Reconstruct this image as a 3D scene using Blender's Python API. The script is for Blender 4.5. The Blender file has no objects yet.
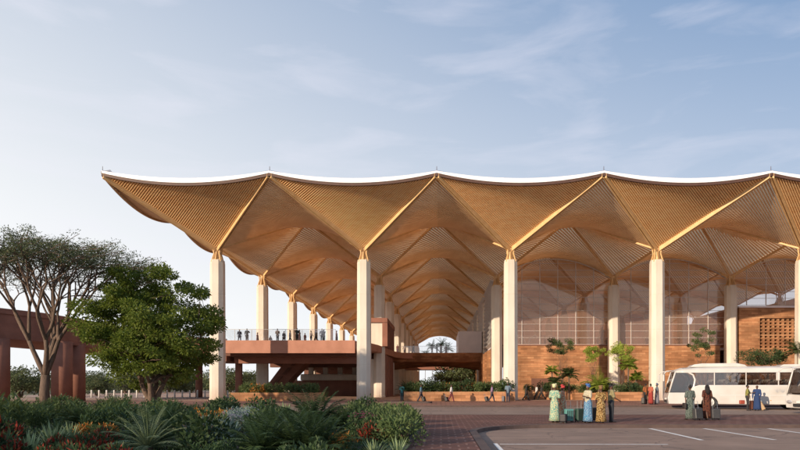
import bpy, bmesh, math, random
from mathutils import Vector, Matrix, noise
R = math.radians
PI = math.pi
col = bpy.context.scene.collection
F = 590.0; VX = 441.0; HY = 386.0; EYE = 1.65
ORD = ['first', 'second', 'third', 'fourth', 'fifth', 'sixth', 'seventh', 'eighth', 'ninth', 'tenth', 'eleventh', 'twelfth',
       'thirteenth', 'fourteenth', 'fifteenth', 'sixteenth', 'seventeenth', 'eighteenth', 'nineteenth', 'twentieth']

# ------------------------------------------------------------------ materials
def mat(name, base, base2=None, scale=3.0, rough=0.7, bump=0.0, bscale=40.0, stretch=(1, 1, 1), metal=0.0,
        detail=4.0, lo=0.35, hi=0.65, spec=0.5, transl=0.0, objrand=0.0):
    m = bpy.data.materials.new(name); m.use_nodes = True
    nt = m.node_tree; n = nt.nodes; l = nt.links
    b = n['Principled BSDF']
    b.inputs['Roughness'].default_value = rough
    b.inputs['Metallic'].default_value = metal
    b.inputs['Specular IOR Level'].default_value = spec
    tc = n.new('ShaderNodeTexCoord'); mp = n.new('ShaderNodeMapping')
    mp.inputs['Scale'].default_value = stretch
    l.new(tc.outputs['Object'], mp.inputs['Vector'])
    if base2 is None: base2 = tuple(c * 0.8 for c in base)
    nz = n.new('ShaderNodeTexNoise'); nz.inputs['Scale'].default_value = scale; nz.inputs['Detail'].default_value = detail
    l.new(mp.outputs['Vector'], nz.inputs['Vector'])
    cr = n.new('ShaderNodeValToRGB')
    cr.color_ramp.elements[0].position = lo; cr.color_ramp.elements[1].position = hi
    cr.color_ramp.elements[0].color = (*base, 1); cr.color_ramp.elements[1].color = (*base2, 1)
    l.new(nz.outputs['Fac'], cr.inputs['Fac'])
    out = cr.outputs['Color']
    if objrand:
        oi = n.new('ShaderNodeObjectInfo'); hs = n.new('ShaderNodeHueSaturation')
        mr = n.new('ShaderNodeMapRange'); mr.inputs['To Min'].default_value = 1 - objrand; mr.inputs['To Max'].default_value = 1 + objrand
        l.new(oi.outputs['Random'], mr.inputs['Value']); l.new(mr.outputs['Result'], hs.inputs['Value']); l.new(out, hs.inputs['Color'])
        out = hs.outputs['Color']
    l.new(out, b.inputs['Base Color'])
    if bump:
        nb = n.new('ShaderNodeTexNoise'); nb.inputs['Scale'].default_value = bscale; nb.inputs['Detail'].default_value = 5
        l.new(mp.outputs['Vector'], nb.inputs['Vector'])
        bp = n.new('ShaderNodeBump'); bp.inputs['Strength'].default_value = bump; bp.inputs['Distance'].default_value = 0.05
        l.new(nb.outputs['Fac'], bp.inputs['Height']); l.new(bp.outputs['Normal'], b.inputs['Normal'])
    if transl:
        t = n.new('ShaderNodeBsdfTranslucent'); mx = n.new('ShaderNodeMixShader'); mx.inputs[0].default_value = transl
        l.new(out, t.inputs['Color']); l.new(b.outputs[0], mx.inputs[1]); l.new(t.outputs[0], mx.inputs[2])
        l.new(mx.outputs[0], n['Material Output'].inputs['Surface'])
    return m

def leafmat(name, c1, c2, transl=0.35, rough=0.55):
    m = mat(name, c1, c2, scale=2.2, rough=rough, transl=transl, objrand=0.18, lo=0.3, hi=0.7, detail=6, spec=0.3)
    return m

def strata_mat(name, cols, rough=0.85):
    """rammed laterite earth: horizontal beds of slightly different tone"""
    m = bpy.data.materials.new(name); m.use_nodes = True
    nt = m.node_tree; n = nt.nodes; l = nt.links; b = n['Principled BSDF']
    b.inputs['Roughness'].default_value = rough; b.inputs['Specular IOR Level'].default_value = 0.2
    tc = n.new('ShaderNodeTexCoord'); mp = n.new('ShaderNodeMapping'); mp.inputs['Scale'].default_value = (0.12, 0.12, 2.6)
    l.new(tc.outputs['Object'], mp.inputs['Vector'])
    nz = n.new('ShaderNodeTexNoise'); nz.inputs['Scale'].default_value = 1.0; nz.inputs['Detail'].default_value = 7; nz.inputs['Roughness'].default_value = 0.65
    l.new(mp.outputs['Vector'], nz.inputs['Vector'])
    cr = n.new('ShaderNodeValToRGB'); e = cr.color_ramp.elements
    e[0].position = 0.3; e[1].position = 0.7; e[0].color = (*cols[0], 1); e[1].color = (*cols[1], 1)
    k = e.new(0.5); k.color = (*cols[2], 1)
    l.new(nz.outputs['Fac'], cr.inputs['Fac'])
    n2 = n.new('ShaderNodeTexNoise'); n2.inputs['Scale'].default_value = 0.35; n2.inputs['Detail'].default_value = 4
    l.new(tc.outputs['Object'], n2.inputs['Vector'])
    mr = n.new('ShaderNodeMapRange'); mr.inputs['From Min'].default_value = 0.3; mr.inputs['From Max'].default_value = 0.7
    mr.inputs['To Min'].default_value = 0.58; mr.inputs['To Max'].default_value = 1.25  # broad mottling of the stone; soft tree shadows are put into these blotches too
    l.new(n2.outputs['Fac'], mr.inputs['Value'])
    # masonry courses
    br = n.new('ShaderNodeTexBrick'); br.inputs['Scale'].default_value = 1.0
    br.inputs['Color1'].default_value = (1, 1, 1, 1); br.inputs['Color2'].default_value = (0.62, 0.60, 0.58, 1); br.inputs['Mortar'].default_value = (0.62, 0.62, 0.62, 1)
    br.inputs['Brick Width'].default_value = 0.9; br.inputs['Row Height'].default_value = 0.3; br.inputs['Mortar Size'].default_value = 0.02
    sx = n.new('ShaderNodeSeparateXYZ'); cx = n.new('ShaderNodeCombineXYZ'); ad = n.new('ShaderNodeMath')
    l.new(tc.outputs['Object'], sx.inputs[0]); l.new(sx.outputs['X'], ad.inputs[0]); l.new(sx.outputs['Y'], ad.inputs[1])
    l.new(ad.outputs[0], cx.inputs['X']); l.new(sx.outputs['Z'], cx.inputs['Y']); l.new(cx.outputs[0], br.inputs['Vector'])
    v = n.new('ShaderNodeVectorMath'); v.operation = 'SCALE'
    l.new(cr.outputs['Color'], v.inputs[0]); l.new(mr.outputs['Result'], v.inputs['Scale'])
    v2 = n.new('ShaderNodeVectorMath'); v2.operation = 'MULTIPLY'
    l.new(v.outputs[0], v2.inputs[0]); l.new(br.outputs['Color'], v2.inputs[1])
    l.new(v2.outputs[0], b.inputs['Base Color'])
    bp = n.new('ShaderNodeBump'); bp.inputs['Strength'].default_value = 0.5; bp.inputs['Distance'].default_value = 0.05
    l.new(nz.outputs['Fac'], bp.inputs['Height']); l.new(bp.outputs['Normal'], b.inputs['Normal'])
    return m

def paver_mat(name, c1, c2, mortar, sx=0.8, sy=0.4, rough=0.75):
    m = bpy.data.materials.new(name); m.use_nodes = True
    nt = m.node_tree; n = nt.nodes; l = nt.links; b = n['Principled BSDF']
    b.inputs['Roughness'].default_value = rough; b.inputs['Specular IOR Level'].default_value = 0.35
    tc = n.new('ShaderNodeTexCoord')
    br = n.new('ShaderNodeTexBrick'); br.inputs['Scale'].default_value = 1.0
    br.inputs['Color1'].default_value = (*c1, 1); br.inputs['Color2'].default_value = (*c2, 1); br.inputs['Mortar'].default_value = (*mortar, 1)
    br.inputs['Brick Width'].default_value = sx; br.inputs['Row Height'].default_value = sy; br.inputs['Mortar Size'].default_value = 0.03
    l.new(tc.outputs['Object'], br.inputs['Vector'])
    nz = n.new('ShaderNodeTexNoise'); nz.inputs['Scale'].default_value = 0.45; nz.inputs['Detail'].default_value = 8
    l.new(tc.outputs['Object'], nz.inputs['Vector'])
    mr = n.new('ShaderNodeMapRange'); mr.inputs['From Min'].default_value = 0.3; mr.inputs['From Max'].default_value = 0.7
    mr.inputs['To Min'].default_value = 0.65; mr.inputs['To Max'].default_value = 1.25
    l.new(nz.outputs['Fac'], mr.inputs['Value'])
    v = n.new('ShaderNodeVectorMath'); v.operation = 'SCALE'
    l.new(br.outputs['Color'], v.inputs[0]); l.new(mr.outputs['Result'], v.inputs['Scale'])
    l.new(v.outputs[0], b.inputs['Base Color'])
    bp = n.new('ShaderNodeBump'); bp.inputs['Strength'].default_value = 0.4; bp.inputs['Distance'].default_value = 0.01
    l.new(br.outputs['Fac'], bp.inputs['Height']); bp.invert = True; l.new(bp.outputs['Normal'], b.inputs['Normal'])
    return m

def glass_mat(name, tint=(0.8, 0.82, 0.85), refl=0.22, rcol=(0.95, 0.93, 0.95), rough=0.02, veil=0.0):
    m = bpy.data.materials.new(name); m.use_nodes = True
    nt = m.node_tree; n = nt.nodes; l = nt.links
    for x in list(n):
        if x.type == 'BSDF_PRINCIPLED': n.remove(x)
    t = n.new('ShaderNodeBsdfTransparent'); t.inputs['Color'].default_value = (*tint, 1)
    g = n.new('ShaderNodeBsdfGlossy'); g.inputs['Color'].default_value = (*rcol, 1); g.inputs['Roughness'].default_value = rough
    lw = n.new('ShaderNodeFresnel'); lw.inputs['IOR'].default_value = 1.5
    ad = n.new('ShaderNodeMath'); ad.operation = 'ADD'; ad.use_clamp = True; ad.inputs[1].default_value = refl
    l.new(lw.outputs[0], ad.inputs[0])
    nz = n.new('ShaderNodeTexNoise'); nz.inputs['Scale'].default_value = 0.6
    tc = n.new('ShaderNodeTexCoord'); l.new(tc.outputs['Object'], nz.inputs['Vector'])
    bp = n.new('ShaderNodeBump'); bp.inputs['Strength'].default_value = 0.012; l.new(nz.outputs['Fac'], bp.inputs['Height'])
    l.new(bp.outputs['Normal'], g.inputs['Normal'])
    mx = n.new('ShaderNodeMixShader'); l.new(ad.outputs[0], mx.inputs[0]); l.new(t.outputs[0], mx.inputs[1]); l.new(g.outputs[0], mx.inputs[2])
    o_ = mx.outputs[0]
    if veil:   # diffuse pink veil: sunlit haze put into the colour of the tall panes
        df = n.new('ShaderNodeBsdfDiffuse'); df.inputs['Color'].default_value = (0.85, 0.56, 0.44, 1)
        m2 = n.new('ShaderNodeMixShader'); m2.inputs[0].default_value = veil; l.new(o_, m2.inputs[1]); l.new(df.outputs[0], m2.inputs[2]); o_ = m2.outputs[0]
    l.new(o_, n['Material Output'].inputs['Surface'])
    return m

def print_mat(name, c1, c2, c3, scale=9.0):
    """wax-print cloth: cells of three colours"""
    m = bpy.data.materials.new(name); m.use_nodes = True
    nt = m.node_tree; n = nt.nodes; l = nt.links; b = n['Principled BSDF']
    b.inputs['Roughness'].default_value = 0.85; b.inputs['Specular IOR Level'].default_value = 0.15
    tc = n.new('ShaderNodeTexCoord'); vo = n.new('ShaderNodeTexVoronoi'); vo.inputs['Scale'].default_value = scale
    l.new(tc.outputs['Object'], vo.inputs['Vector'])
    cr = n.new('ShaderNodeValToRGB'); cr.color_ramp.interpolation = 'CONSTANT'; e = cr.color_ramp.elements
    e[0].position = 0; e[0].color = (*c1, 1); e[1].position = 0.42; e[1].color = (*c2, 1); k = e.new(0.6); k.color = (*c3, 1)
    l.new(vo.outputs['Distance'], cr.inputs['Fac']); l.new(cr.outputs['Color'], b.inputs['Base Color'])
    return m

def weathered(m, kind):
    """wear on top of a plain material: red dust and streaks on columns, stains and cracks on asphalt"""
    nt = m.node_tree; n = nt.nodes; l = nt.links; b = n['Principled BSDF']
    src = b.inputs['Base Color'].links[0].from_socket
    tc = n.new('ShaderNodeTexCoord'); mp = n.new('ShaderNodeMapping'); l.new(tc.outputs['Object'], mp.inputs['Vector'])
    if kind == 'column':
        mp.inputs['Scale'].default_value = (5, 5, .22)
        nz = n.new('ShaderNodeTexNoise'); nz.inputs['Scale'].default_value = 1.0; nz.inputs['Detail'].default_value = 6; l.new(mp.outputs[0], nz.inputs['Vector'])
        mr = n.new('ShaderNodeMapRange'); mr.inputs['From Min'].default_value = .52; mr.inputs['From Max'].default_value = .75; mr.inputs['To Max'].default_value = .16; l.new(nz.outputs['Fac'], mr.inputs['Value'])
        mx = n.new('ShaderNodeMixRGB'); mx.inputs['Color2'].default_value = (.38, .31, .25, 1); l.new(mr.outputs[0], mx.inputs['Fac']); l.new(src, mx.inputs['Color1'])
        sp = n.new('ShaderNodeSeparateXYZ'); l.new(tc.outputs['Object'], sp.inputs[0])
        m2 = n.new('ShaderNodeMapRange'); m2.inputs['From Min'].default_value = 0; m2.inputs['From Max'].default_value = 1.6; m2.inputs['To Min'].default_value = .75; m2.inputs['To Max'].default_value = 0; l.new(sp.outputs['Z'], m2.inputs['Value'])
        ml = n.new('ShaderNodeMath'); ml.operation = 'MULTIPLY'; l.new(m2.outputs[0], ml.inputs[0]); l.new(nz.outputs['Fac'], ml.inputs[1])
        x2 = n.new('ShaderNodeMixRGB'); x2.inputs['Color2'].default_value = (.30, .14, .08, 1); l.new(ml.outputs[0], x2.inputs['Fac']); l.new(mx.outputs[0], x2.inputs['Color1'])
        l.new(x2.outputs[0], b.inputs['Base Color'])
    else:
        nz = n.new('ShaderNodeTexNoise'); nz.inputs['Scale'].default_value = .9; nz.inputs['Detail'].default_value = 9; nz.inputs['Roughness'].default_value = .7; l.new(mp.outputs[0], nz.inputs['Vector'])
        mr = n.new('ShaderNodeMapRange'); mr.inputs['From Min'].default_value = .55; mr.inputs['From Max'].default_value = .70; mr.inputs['To Max'].default_value = .55; l.new(nz.outputs['Fac'], mr.inputs['Value'])
        mx = n.new('ShaderNodeMixRGB'); mx.inputs['Color2'].default_value = (.07, .05, .042, 1); l.new(mr.outputs[0], mx.inputs['Fac']); l.new(src, mx.inputs['Color1'])
        vo = n.new('ShaderNodeTexVoronoi'); vo.feature = 'DISTANCE_TO_EDGE'; vo.inputs['Scale'].default_value = .28; 
        wv = n.new('ShaderNodeVectorMath'); wv.operation = 'ADD'; l.new(tc.outputs['Object'], wv.inputs[0]); l.new(nz.outputs['Color'], wv.inputs[1]); l.new(wv.outputs[0], vo.inputs['Vector'])
        lt = n.new('ShaderNodeMath'); lt.operation = 'LESS_THAN'; lt.inputs[1].default_value = .006; l.new(vo.outputs['Distance'], lt.inputs[0])
        sc_ = n.new('ShaderNodeMath'); sc_.operation = 'MULTIPLY'; sc_.inputs[1].default_value = .6; l.new(lt.outputs[0], sc_.inputs[0])
        x2 = n.new('ShaderNodeMixRGB'); x2.inputs['Color2'].default_value = (.04, .03, .027, 1); l.new(sc_.outputs[0], x2.inputs['Fac']); l.new(mx.outputs[0], x2.inputs['Color1'])
        mp2 = n.new('ShaderNodeMapping'); mp2.inputs['Scale'].default_value = (.12, 2.2, 1); l.new(tc.outputs['Object'], mp2.inputs['Vector'])
        n3 = n.new('ShaderNodeTexNoise'); n3.inputs['Scale'].default_value = 1.0; n3.inputs['Detail'].default_value = 3; l.new(mp2.outputs[0], n3.inputs['Vector'])
        m3 = n.new('ShaderNodeMapRange'); m3.inputs['From Min'].default_value = .52; m3.inputs['From Max'].default_value = .72; m3.inputs['To Max'].default_value = .30; l.new(n3.outputs['Fac'], m3.inputs['Value'])
        x3 = n.new('ShaderNodeMixRGB'); x3.inputs['Color2'].default_value = (.08, .06, .05, 1); l.new(m3.outputs[0], x3.inputs['Fac']); l.new(x2.outputs[0], x3.inputs['Color1'])
        l.new(x3.outputs[0], b.inputs['Base Color'])
M = {}
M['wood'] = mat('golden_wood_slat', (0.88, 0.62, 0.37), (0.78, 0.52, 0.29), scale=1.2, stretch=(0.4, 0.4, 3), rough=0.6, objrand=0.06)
M['woodfront'] = mat('sunlit_gold_slat', (0.98, 0.68, 0.35), (0.92, 0.57, 0.26), scale=2.2, stretch=(0.4, 0.4, 3), rough=0.55, objrand=0.06)  # brighter copy of the slat wood, sunlight put into its colour
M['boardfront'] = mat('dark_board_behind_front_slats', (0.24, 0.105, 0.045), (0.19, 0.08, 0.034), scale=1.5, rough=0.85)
M['rib'] = mat('pale_gold_rib', (0.74, 0.50, 0.25), (0.66, 0.42, 0.19), scale=2, rough=0.5)
M['deckwood'] = mat('pale_translucent_board_above_slats', (0.94, 0.66, 0.38), (0.86, 0.56, 0.30), scale=1.5, rough=0.8, transl=0.72)  # pale, with added translucency so daylight brightens the vaults
M['roofwhite'] = mat('white_roof_membrane', (0.86, 0.86, 0.87), (0.82, 0.82, 0.84), scale=0.7, rough=0.5, transl=0.93)  # translucency added to let sun and sky light reach the ceiling
M['fasciawhite'] = mat('white_fascia_metal', (0.88, 0.88, 0.89), (0.84, 0.84, 0.86), scale=0.7, rough=0.4)
M['terralit'] = mat('sunlit_terracotta_render', (0.46, 0.225, 0.155), (0.38, 0.18, 0.12), scale=0.9, rough=0.8, bump=0.15, bscale=10, detail=8)  # lit copy of the terracotta, sunlight put into the colour
M['rearlight'] = mat('backlit_haze_panel', (0.88, 0.62, 0.46), (0.60, 0.38, 0.27), scale=0.12, rough=0.8, transl=0.7)  # warm translucent colour stands in for golden backlight haze in the hall
M['darkedge'] = mat('brown_edge_trim', (0.10, 0.05, 0.035), scale=2, rough=0.6)
M['cream'] = mat('cream_cast_concrete', (0.72, 0.66, 0.57), (0.61, 0.55, 0.47), scale=0.9, stretch=(1, 1, 0.35), rough=0.75, bump=0.12, bscale=14)
M['grey'] = mat('lilac_grey_panel', (0.76, 0.72, 0.75), (0.68, 0.65, 0.69), scale=0.8, rough=0.6)
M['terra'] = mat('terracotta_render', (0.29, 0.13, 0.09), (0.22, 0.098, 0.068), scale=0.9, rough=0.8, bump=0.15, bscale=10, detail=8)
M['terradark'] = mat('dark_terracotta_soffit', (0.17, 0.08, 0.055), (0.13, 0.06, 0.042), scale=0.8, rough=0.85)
M['laterite'] = strata_mat('laterite_rammed_earth', [(0.36, 0.16, 0.08), (0.62, 0.36, 0.20), (0.48, 0.24, 0.12)])
M['bridge'] = strata_mat('warm_timber_cladding', [(0.40, 0.18, 0.09), (0.52, 0.26, 0.13), (0.46, 0.215, 0.105)])
M['asphalt'] = mat('warm_asphalt', (0.33, 0.225, 0.17), (0.22, 0.148, 0.112), scale=0.5, rough=0.85, bump=0.35, bscale=60, detail=10, lo=0.3, hi=0.7)
M['road'] = mat('pale_worn_asphalt', (0.30, 0.215, 0.17), (0.22, 0.155, 0.122), scale=0.4, rough=0.85, bump=0.3, bscale=50, detail=10, lo=0.3, hi=0.7)
M['paver'] = paver_mat('red_brick_pavers', (0.15, 0.062, 0.043), (0.10, 0.042, 0.032), (0.22, 0.12, 0.095), 0.45, 0.45)
M['paverlight'] = paver_mat('worn_clay_pavers', (0.34, 0.17, 0.12), (0.27, 0.135, 0.10), (0.12, 0.07, 0.06), 0.8, 0.4)
M['paverhall'] = paver_mat('hall_clay_pavers', (0.48, 0.32, 0.23), (0.42, 0.27, 0.19), (0.16, 0.10, 0.08), 0.8, 0.8)
M['kerb'] = mat('dark_granite_kerb', (0.11, 0.075, 0.065), (0.08, 0.055, 0.05), scale=3, rough=0.8, bump=0.2)
M['paint'] = mat('white_road_paint', (0.80, 0.78, 0.74), (0.6, 0.56, 0.52), scale=6, rough=0.7, lo=0.45, hi=0.68, detail=10)
weathered(M['cream'], 'column'); weathered(M['asphalt'], 'asphalt'); weathered(M['road'], 'asphalt')
M['soil'] = mat('dark_soil', (0.045, 0.03, 0.022), (0.03, 0.02, 0.015), scale=4, rough=0.95, bump=0.6, bscale=20)
M['grass'] = mat('dry_grass_ground', (0.085, 0.10, 0.04), (0.13, 0.10, 0.055), scale=0.15, rough=0.95, detail=8, bump=0.3)
M['bark'] = mat('brown_bark', (0.16, 0.11, 0.08), (0.10, 0.068, 0.05), scale=5, stretch=(3, 3, 0.5), rough=0.9, bump=0.6, bscale=9)
M['white'] = mat('white_coach_paint', (0.62, 0.61, 0.59), (0.54, 0.52, 0.49), scale=0.9, rough=0.22, detail=7)
M['whitem'] = mat('white_painted_metal', (0.78, 0.77, 0.75), scale=3, rough=0.45)
M['black'] = mat('black_rubber', (0.02, 0.02, 0.022), scale=8, rough=0.7)
M['steel'] = mat('brushed_steel', (0.5, 0.5, 0.5), scale=8, rough=0.3, metal=1)
M['mullion'] = mat('bronze_mullion', (0.62, 0.57, 0.54), scale=4, rough=0.4)
M['glass'] = glass_mat('terminal_glass', (0.86, 0.79, 0.76), 0.05, (1.0, 0.84, 0.76), veil=0.14)  # warm tint and veil carry the pink haze in the glass itself
M['clear'] = glass_mat('balustrade_glass', (0.96, 0.96, 0.96), 0.03)
M['busglass'] = glass_mat('coach_window_glass', (0.72, 0.70, 0.68), 0.07)
M['darkglass'] = glass_mat('coach_windscreen_glass', (0.55, 0.54, 0.54), 0.08)
M['seat'] = mat('brown_seat_cloth', (0.16, 0.08, 0.06), scale=9, rough=0.9)
M['linen'] = mat('white_headrest_linen', (0.75, 0.73, 0.70), scale=9, rough=0.9)
M['interior'] = mat('pale_pink_plaster', (0.62, 0.50, 0.46), (0.56, 0.45, 0.42), scale=0.5, rough=0.8)
M['lamp'] = mat('clear_headlight', (0.7, 0.7, 0.72), scale=5, rough=0.15, metal=0.6)
M['red'] = mat('red_tail_lamp', (0.5, 0.03, 0.02), scale=5, rough=0.3)
M['skin'] = mat('brown_skin', (0.115, 0.055, 0.035), (0.095, 0.045, 0.028), scale=6, rough=0.55)
M['hair'] = mat('black_hair', (0.012, 0.01, 0.01), scale=20, rough=0.8)
L = {}
L['dense'] = leafmat('leaf_broad_green', (0.085, 0.15, 0.026), (0.24, 0.29, 0.045), 0.45)
L['acacia'] = leafmat('leaf_fine_olive', (0.05, 0.075, 0.032), (0.10, 0.12, 0.05), 0.3)
L['dark'] = leafmat('leaf_dark_green', (0.028, 0.060, 0.026), (0.075, 0.12, 0.042), 0.3)
L['mid'] = leafmat('leaf_mid_green', (0.065, 0.11, 0.04), (0.14, 0.185, 0.065), 0.3)
L['bright'] = leafmat('leaf_bright_green', (0.24, 0.36, 0.05), (0.42, 0.48, 0.10), 0.45)
L['blue'] = leafmat('leaf_blue_green', (0.11, 0.18, 0.16), (0.18, 0.25, 0.22), 0.2)
L['pale'] = leafmat('leaf_pale_sage', (0.20, 0.28, 0.13), (0.30, 0.36, 0.20), 0.25)
L['far'] = leafmat('leaf_hazy_far', (0.07, 0.105, 0.05), (0.12, 0.14, 0.06), 0.3)  # lighter green, distance haze is put into the leaf colour
L['redleaf'] = leafmat('leaf_crimson', (0.24, 0.025, 0.02), (0.36, 0.06, 0.025), 0.25)
L['orange'] = leafmat('leaf_orange', (0.45, 0.15, 0.03), (0.55, 0.26, 0.05), 0.3)
L['yellow'] = leafmat('leaf_golden_yellow', (0.48, 0.32, 0.05), (0.55, 0.42, 0.10), 0.3)
L['silver'] = leafmat('petal_silver_lilac', (0.42, 0.40, 0.55), (0.58, 0.56, 0.66), 0.2)
L['pink'] = leafmat('petal_pink', (0.5, 0.10, 0.22), (0.6, 0.2, 0.3), 0.2)
L['straw'] = leafmat('leaf_straw', (0.34, 0.31, 0.19), (0.42, 0.40, 0.26), 0.3)

# ------------------------------------------------------------------ mesh builder
class MB:
    def __init__(s): s.v = []; s.f = []
    def add(s, vs, fs):
        o = len(s.v); s.v += [tuple(p) for p in vs]; s.f += [tuple(i + o for i in f) for f in fs]
    def box(s, c, d, rz=0.0, taper=1.0):
        x, y, z = d[0] / 2, d[1] / 2, d[2] / 2; vs = []
        for zz in (-z, z):
            k = taper if zz > 0 else 1
            for a, b in ((-x, -y), (x, -y), (x, y), (-x, y)):
                a *= k; b *= k
                vs.append((c[0] + a * math.cos(rz) - b * math.sin(rz), c[1] + a * math.sin(rz) + b * math.cos(rz), c[2] + zz))
        s.add(vs, [(3, 2, 1, 0), (4, 5, 6, 7), (0, 1, 5, 4), (1, 2, 6, 5), (2, 3, 7, 6), (3, 0, 4, 7)])
    def span(s, x0, x1, y0, y1, z0, z1): s.box(((x0 + x1) / 2, (y0 + y1) / 2, (z0 + z1) / 2), (x1 - x0, y1 - y0, z1 - z0))
    def prism(s, pts, z0, z1):
        n = len(pts)
        s.add([(p[0], p[1], z0) for p in pts] + [(p[0], p[1], z1) for p in pts],
              [tuple(reversed(range(n))), tuple(range(n, 2 * n))] + [(i, (i + 1) % n, n + (i + 1) % n, n + i) for i in range(n)])
    def slabxz(s, pts, y0, y1):
        n = len(pts)
        s.add([(p[0], y0, p[1]) for p in pts] + [(p[0], y1, p[1]) for p in pts],
              [tuple(range(n)), tuple(reversed(range(n, 2 * n)))] + [((i + 1) % n, i, n + i, n + (i + 1) % n) for i in range(n)])
    def tube(s, pts, rad, n=8, cap=True, squash=1.0):
        pts = [Vector(p) for p in pts]
        if not hasattr(rad, '__len__'): rad = [rad] * len(pts)
        o = len(s.v); prev = None
        for i, p in enumerate(pts):
            t = (pts[min(i + 1, len(pts) - 1)] - pts[max(i - 1, 0)])
            if t.length < 1e-9: t = Vector((0, 0, 1))
            t.normalize()
            if prev is None:
                a = Vector((1, 0, 0)) if abs(t.x) < 0.9 else Vector((0, 1, 0))
            else: a = prev
            u = (a - t * a.dot(t)).normalized(); w = t.cross(u); prev = u
            for k in range(n):
                an = 2 * PI * k / n
                s.v.append(tuple(p + (u * math.cos(an) + w * math.sin(an) * squash) * rad[i]))
        for i in range(len(pts) - 1):
            for k in range(n):
                a = o + i * n + k; b = o + i * n + (k + 1) % n
                s.f.append((a, b, b + n, a + n))
        if cap:
            s.f.append(tuple(o + k for k in reversed(range(n)))); e = o + (len(pts) - 1) * n
            s.f.append(tuple(e + k for k in range(n)))
    def lathe(s, prof, n=16, c=(0, 0, 0), sx=1, sy=1, wob=0, wn=6):
        o = len(s.v)
        for r, z in prof:
            for k in range(n):
                a = 2 * PI * k / n; rr = r * (1 + wob * math.sin(wn * a + z * 2))
                s.v.append((c[0] + rr * math.cos(a) * sx, c[1] + rr * math.sin(a) * sy, c[2] + z))
        for i in range(len(prof) - 1):
            for k in range(n):
                a = o + i * n + k; b = o + i * n + (k + 1) % n
                s.f.append((a, b, b + n, a + n))
        s.f.append(tuple(o + k for k in reversed(range(n)))); e = o + (len(prof) - 1) * n
        s.f.append(tuple(e + k for k in range(n)))
    def disc(s, c, r, axis, w, n=20):
        a = Vector(axis).normalized() * w / 2; c = Vector(c)
        s.tube([c - a, c + a], r, n)
    def ell(s, c, r, n=12, m=8):
        prof = []
        o = len(s.v)
        for i in range(1, m):
            th = PI * i / m
            for k in range(n):
                a = 2 * PI * k / n
                s.v.append((c[0] + r[0] * math.sin(th) * math.cos(a), c[1] + r[1] * math.sin(th) * math.sin(a), c[2] - r[2] * math.cos(th)))
        for i in range(m - 2):
            for k in range(n):
                a = o + i * n + k; b = o + i * n + (k + 1) % n
                s.f.append((a, b, b + n, a + n))
        bi = len(s.v); s.v.append((c[0], c[1], c[2] - r[2])); s.v.append((c[0], c[1], c[2] + r[2]))
        for k in range(n):
            s.f.append((bi, o + (k + 1) % n, o + k)); e = o + (m - 2) * n
            s.f.append((bi + 1, e + k, e + (k + 1) % n))
    def leaf(s, p, d, L_, w, up=None, bend=0.0):
        """one pointed leaf (two triangles folded along the rib)"""
        d = d.normalized(); a = up if up is not None else Vector((random.gauss(0, 1), random.gauss(0, 1), random.gauss(0, 1)))
        u = d.cross(a)
        if u.length < 1e-6: u = d.cross(Vector((0.3, 1, 0.2)))
        u.normalize(); q = p + d * L_; m_ = p + d * L_ * 0.45
        if bend: q = q - Vector((0, 0, bend))
        o = len(s.v)
        s.v += [tuple(p), tuple(m_ + u * w / 2), tuple(q), tuple(m_ - u * w / 2)]
        s.f.append((o, o + 1, o + 2, o + 3))
    def build(s, name, material, parent=None, origin=None, smooth=False, local=False):
        """verts are world coordinates unless local; children are shifted by the parent's world position"""
        off = Vector((0, 0, 0))
        if not local:
            if parent is not None:
                p = parent
                while p is not None: off += p.location; p = p.parent
            elif origin is not None: off = Vector(origin)
        me = bpy.data.meshes.new(name)
        if off.length > 0: vs = [(a - off.x, b - off.y, c - off.z) for a, b, c in s.v]
        else: vs = s.v
        me.from_pydata(vs, [], s.f); me.materials.append(material)
        if smooth: me.polygons.foreach_set('use_smooth', [True] * len(me.polygons))
        me.update()
        o = bpy.data.objects.new(name, me); col.objects.link(o)
        if parent is not None: o.parent = parent
        elif origin is not None: o.location = off
        return o

def tag(o, label=None, cat=None, group=None, kind=None):
    if label: o['label'] = label
    if cat: o['category'] = cat
    if group: o['group'] = group
    if kind: o['kind'] = kind
    return o
def thing(name, loc, label, cat, group=None, rz=0.0):
    o = bpy.data.objects.new(name, None); o.empty_display_size = 0.3; col.objects.link(o)
    o.location = loc; o.rotation_euler = (0, 0, rz)
    return tag(o, label, cat, group)
kids = {}
def children(o): return list(o.children)
def copy_tree(o, parent=None):
    c = o.copy(); col.objects.link(c); c.parent = parent
    for ch in children(o): copy_tree(ch, c)
    return c
def dup(o, loc, rz=0.0, label=None, scale=1.0, group=None):
    c = copy_tree(o); c.location = loc; c.rotation_euler = (0, 0, rz); c.scale = (scale,) * 3 if not hasattr(scale, '__len__') else scale
    if label: c['label'] = label
    if group: c['group'] = group
    return c
def bevel(o, w, seg=2, ang=0.6):
    bm = bmesh.new(); bm.from_mesh(o.data); bmesh.ops.remove_doubles(bm, verts=bm.verts, dist=1e-5)
    es = [e for e in bm.edges if len(e.link_faces) == 2 and e.calc_face_angle(0) > ang]
    bmesh.ops.bevel(bm, geom=es, offset=w, segments=seg, affect='EDGES', profile=0.5, clamp_overlap=True)
    bm.to_mesh(o.data); bm.free(); return o
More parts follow.
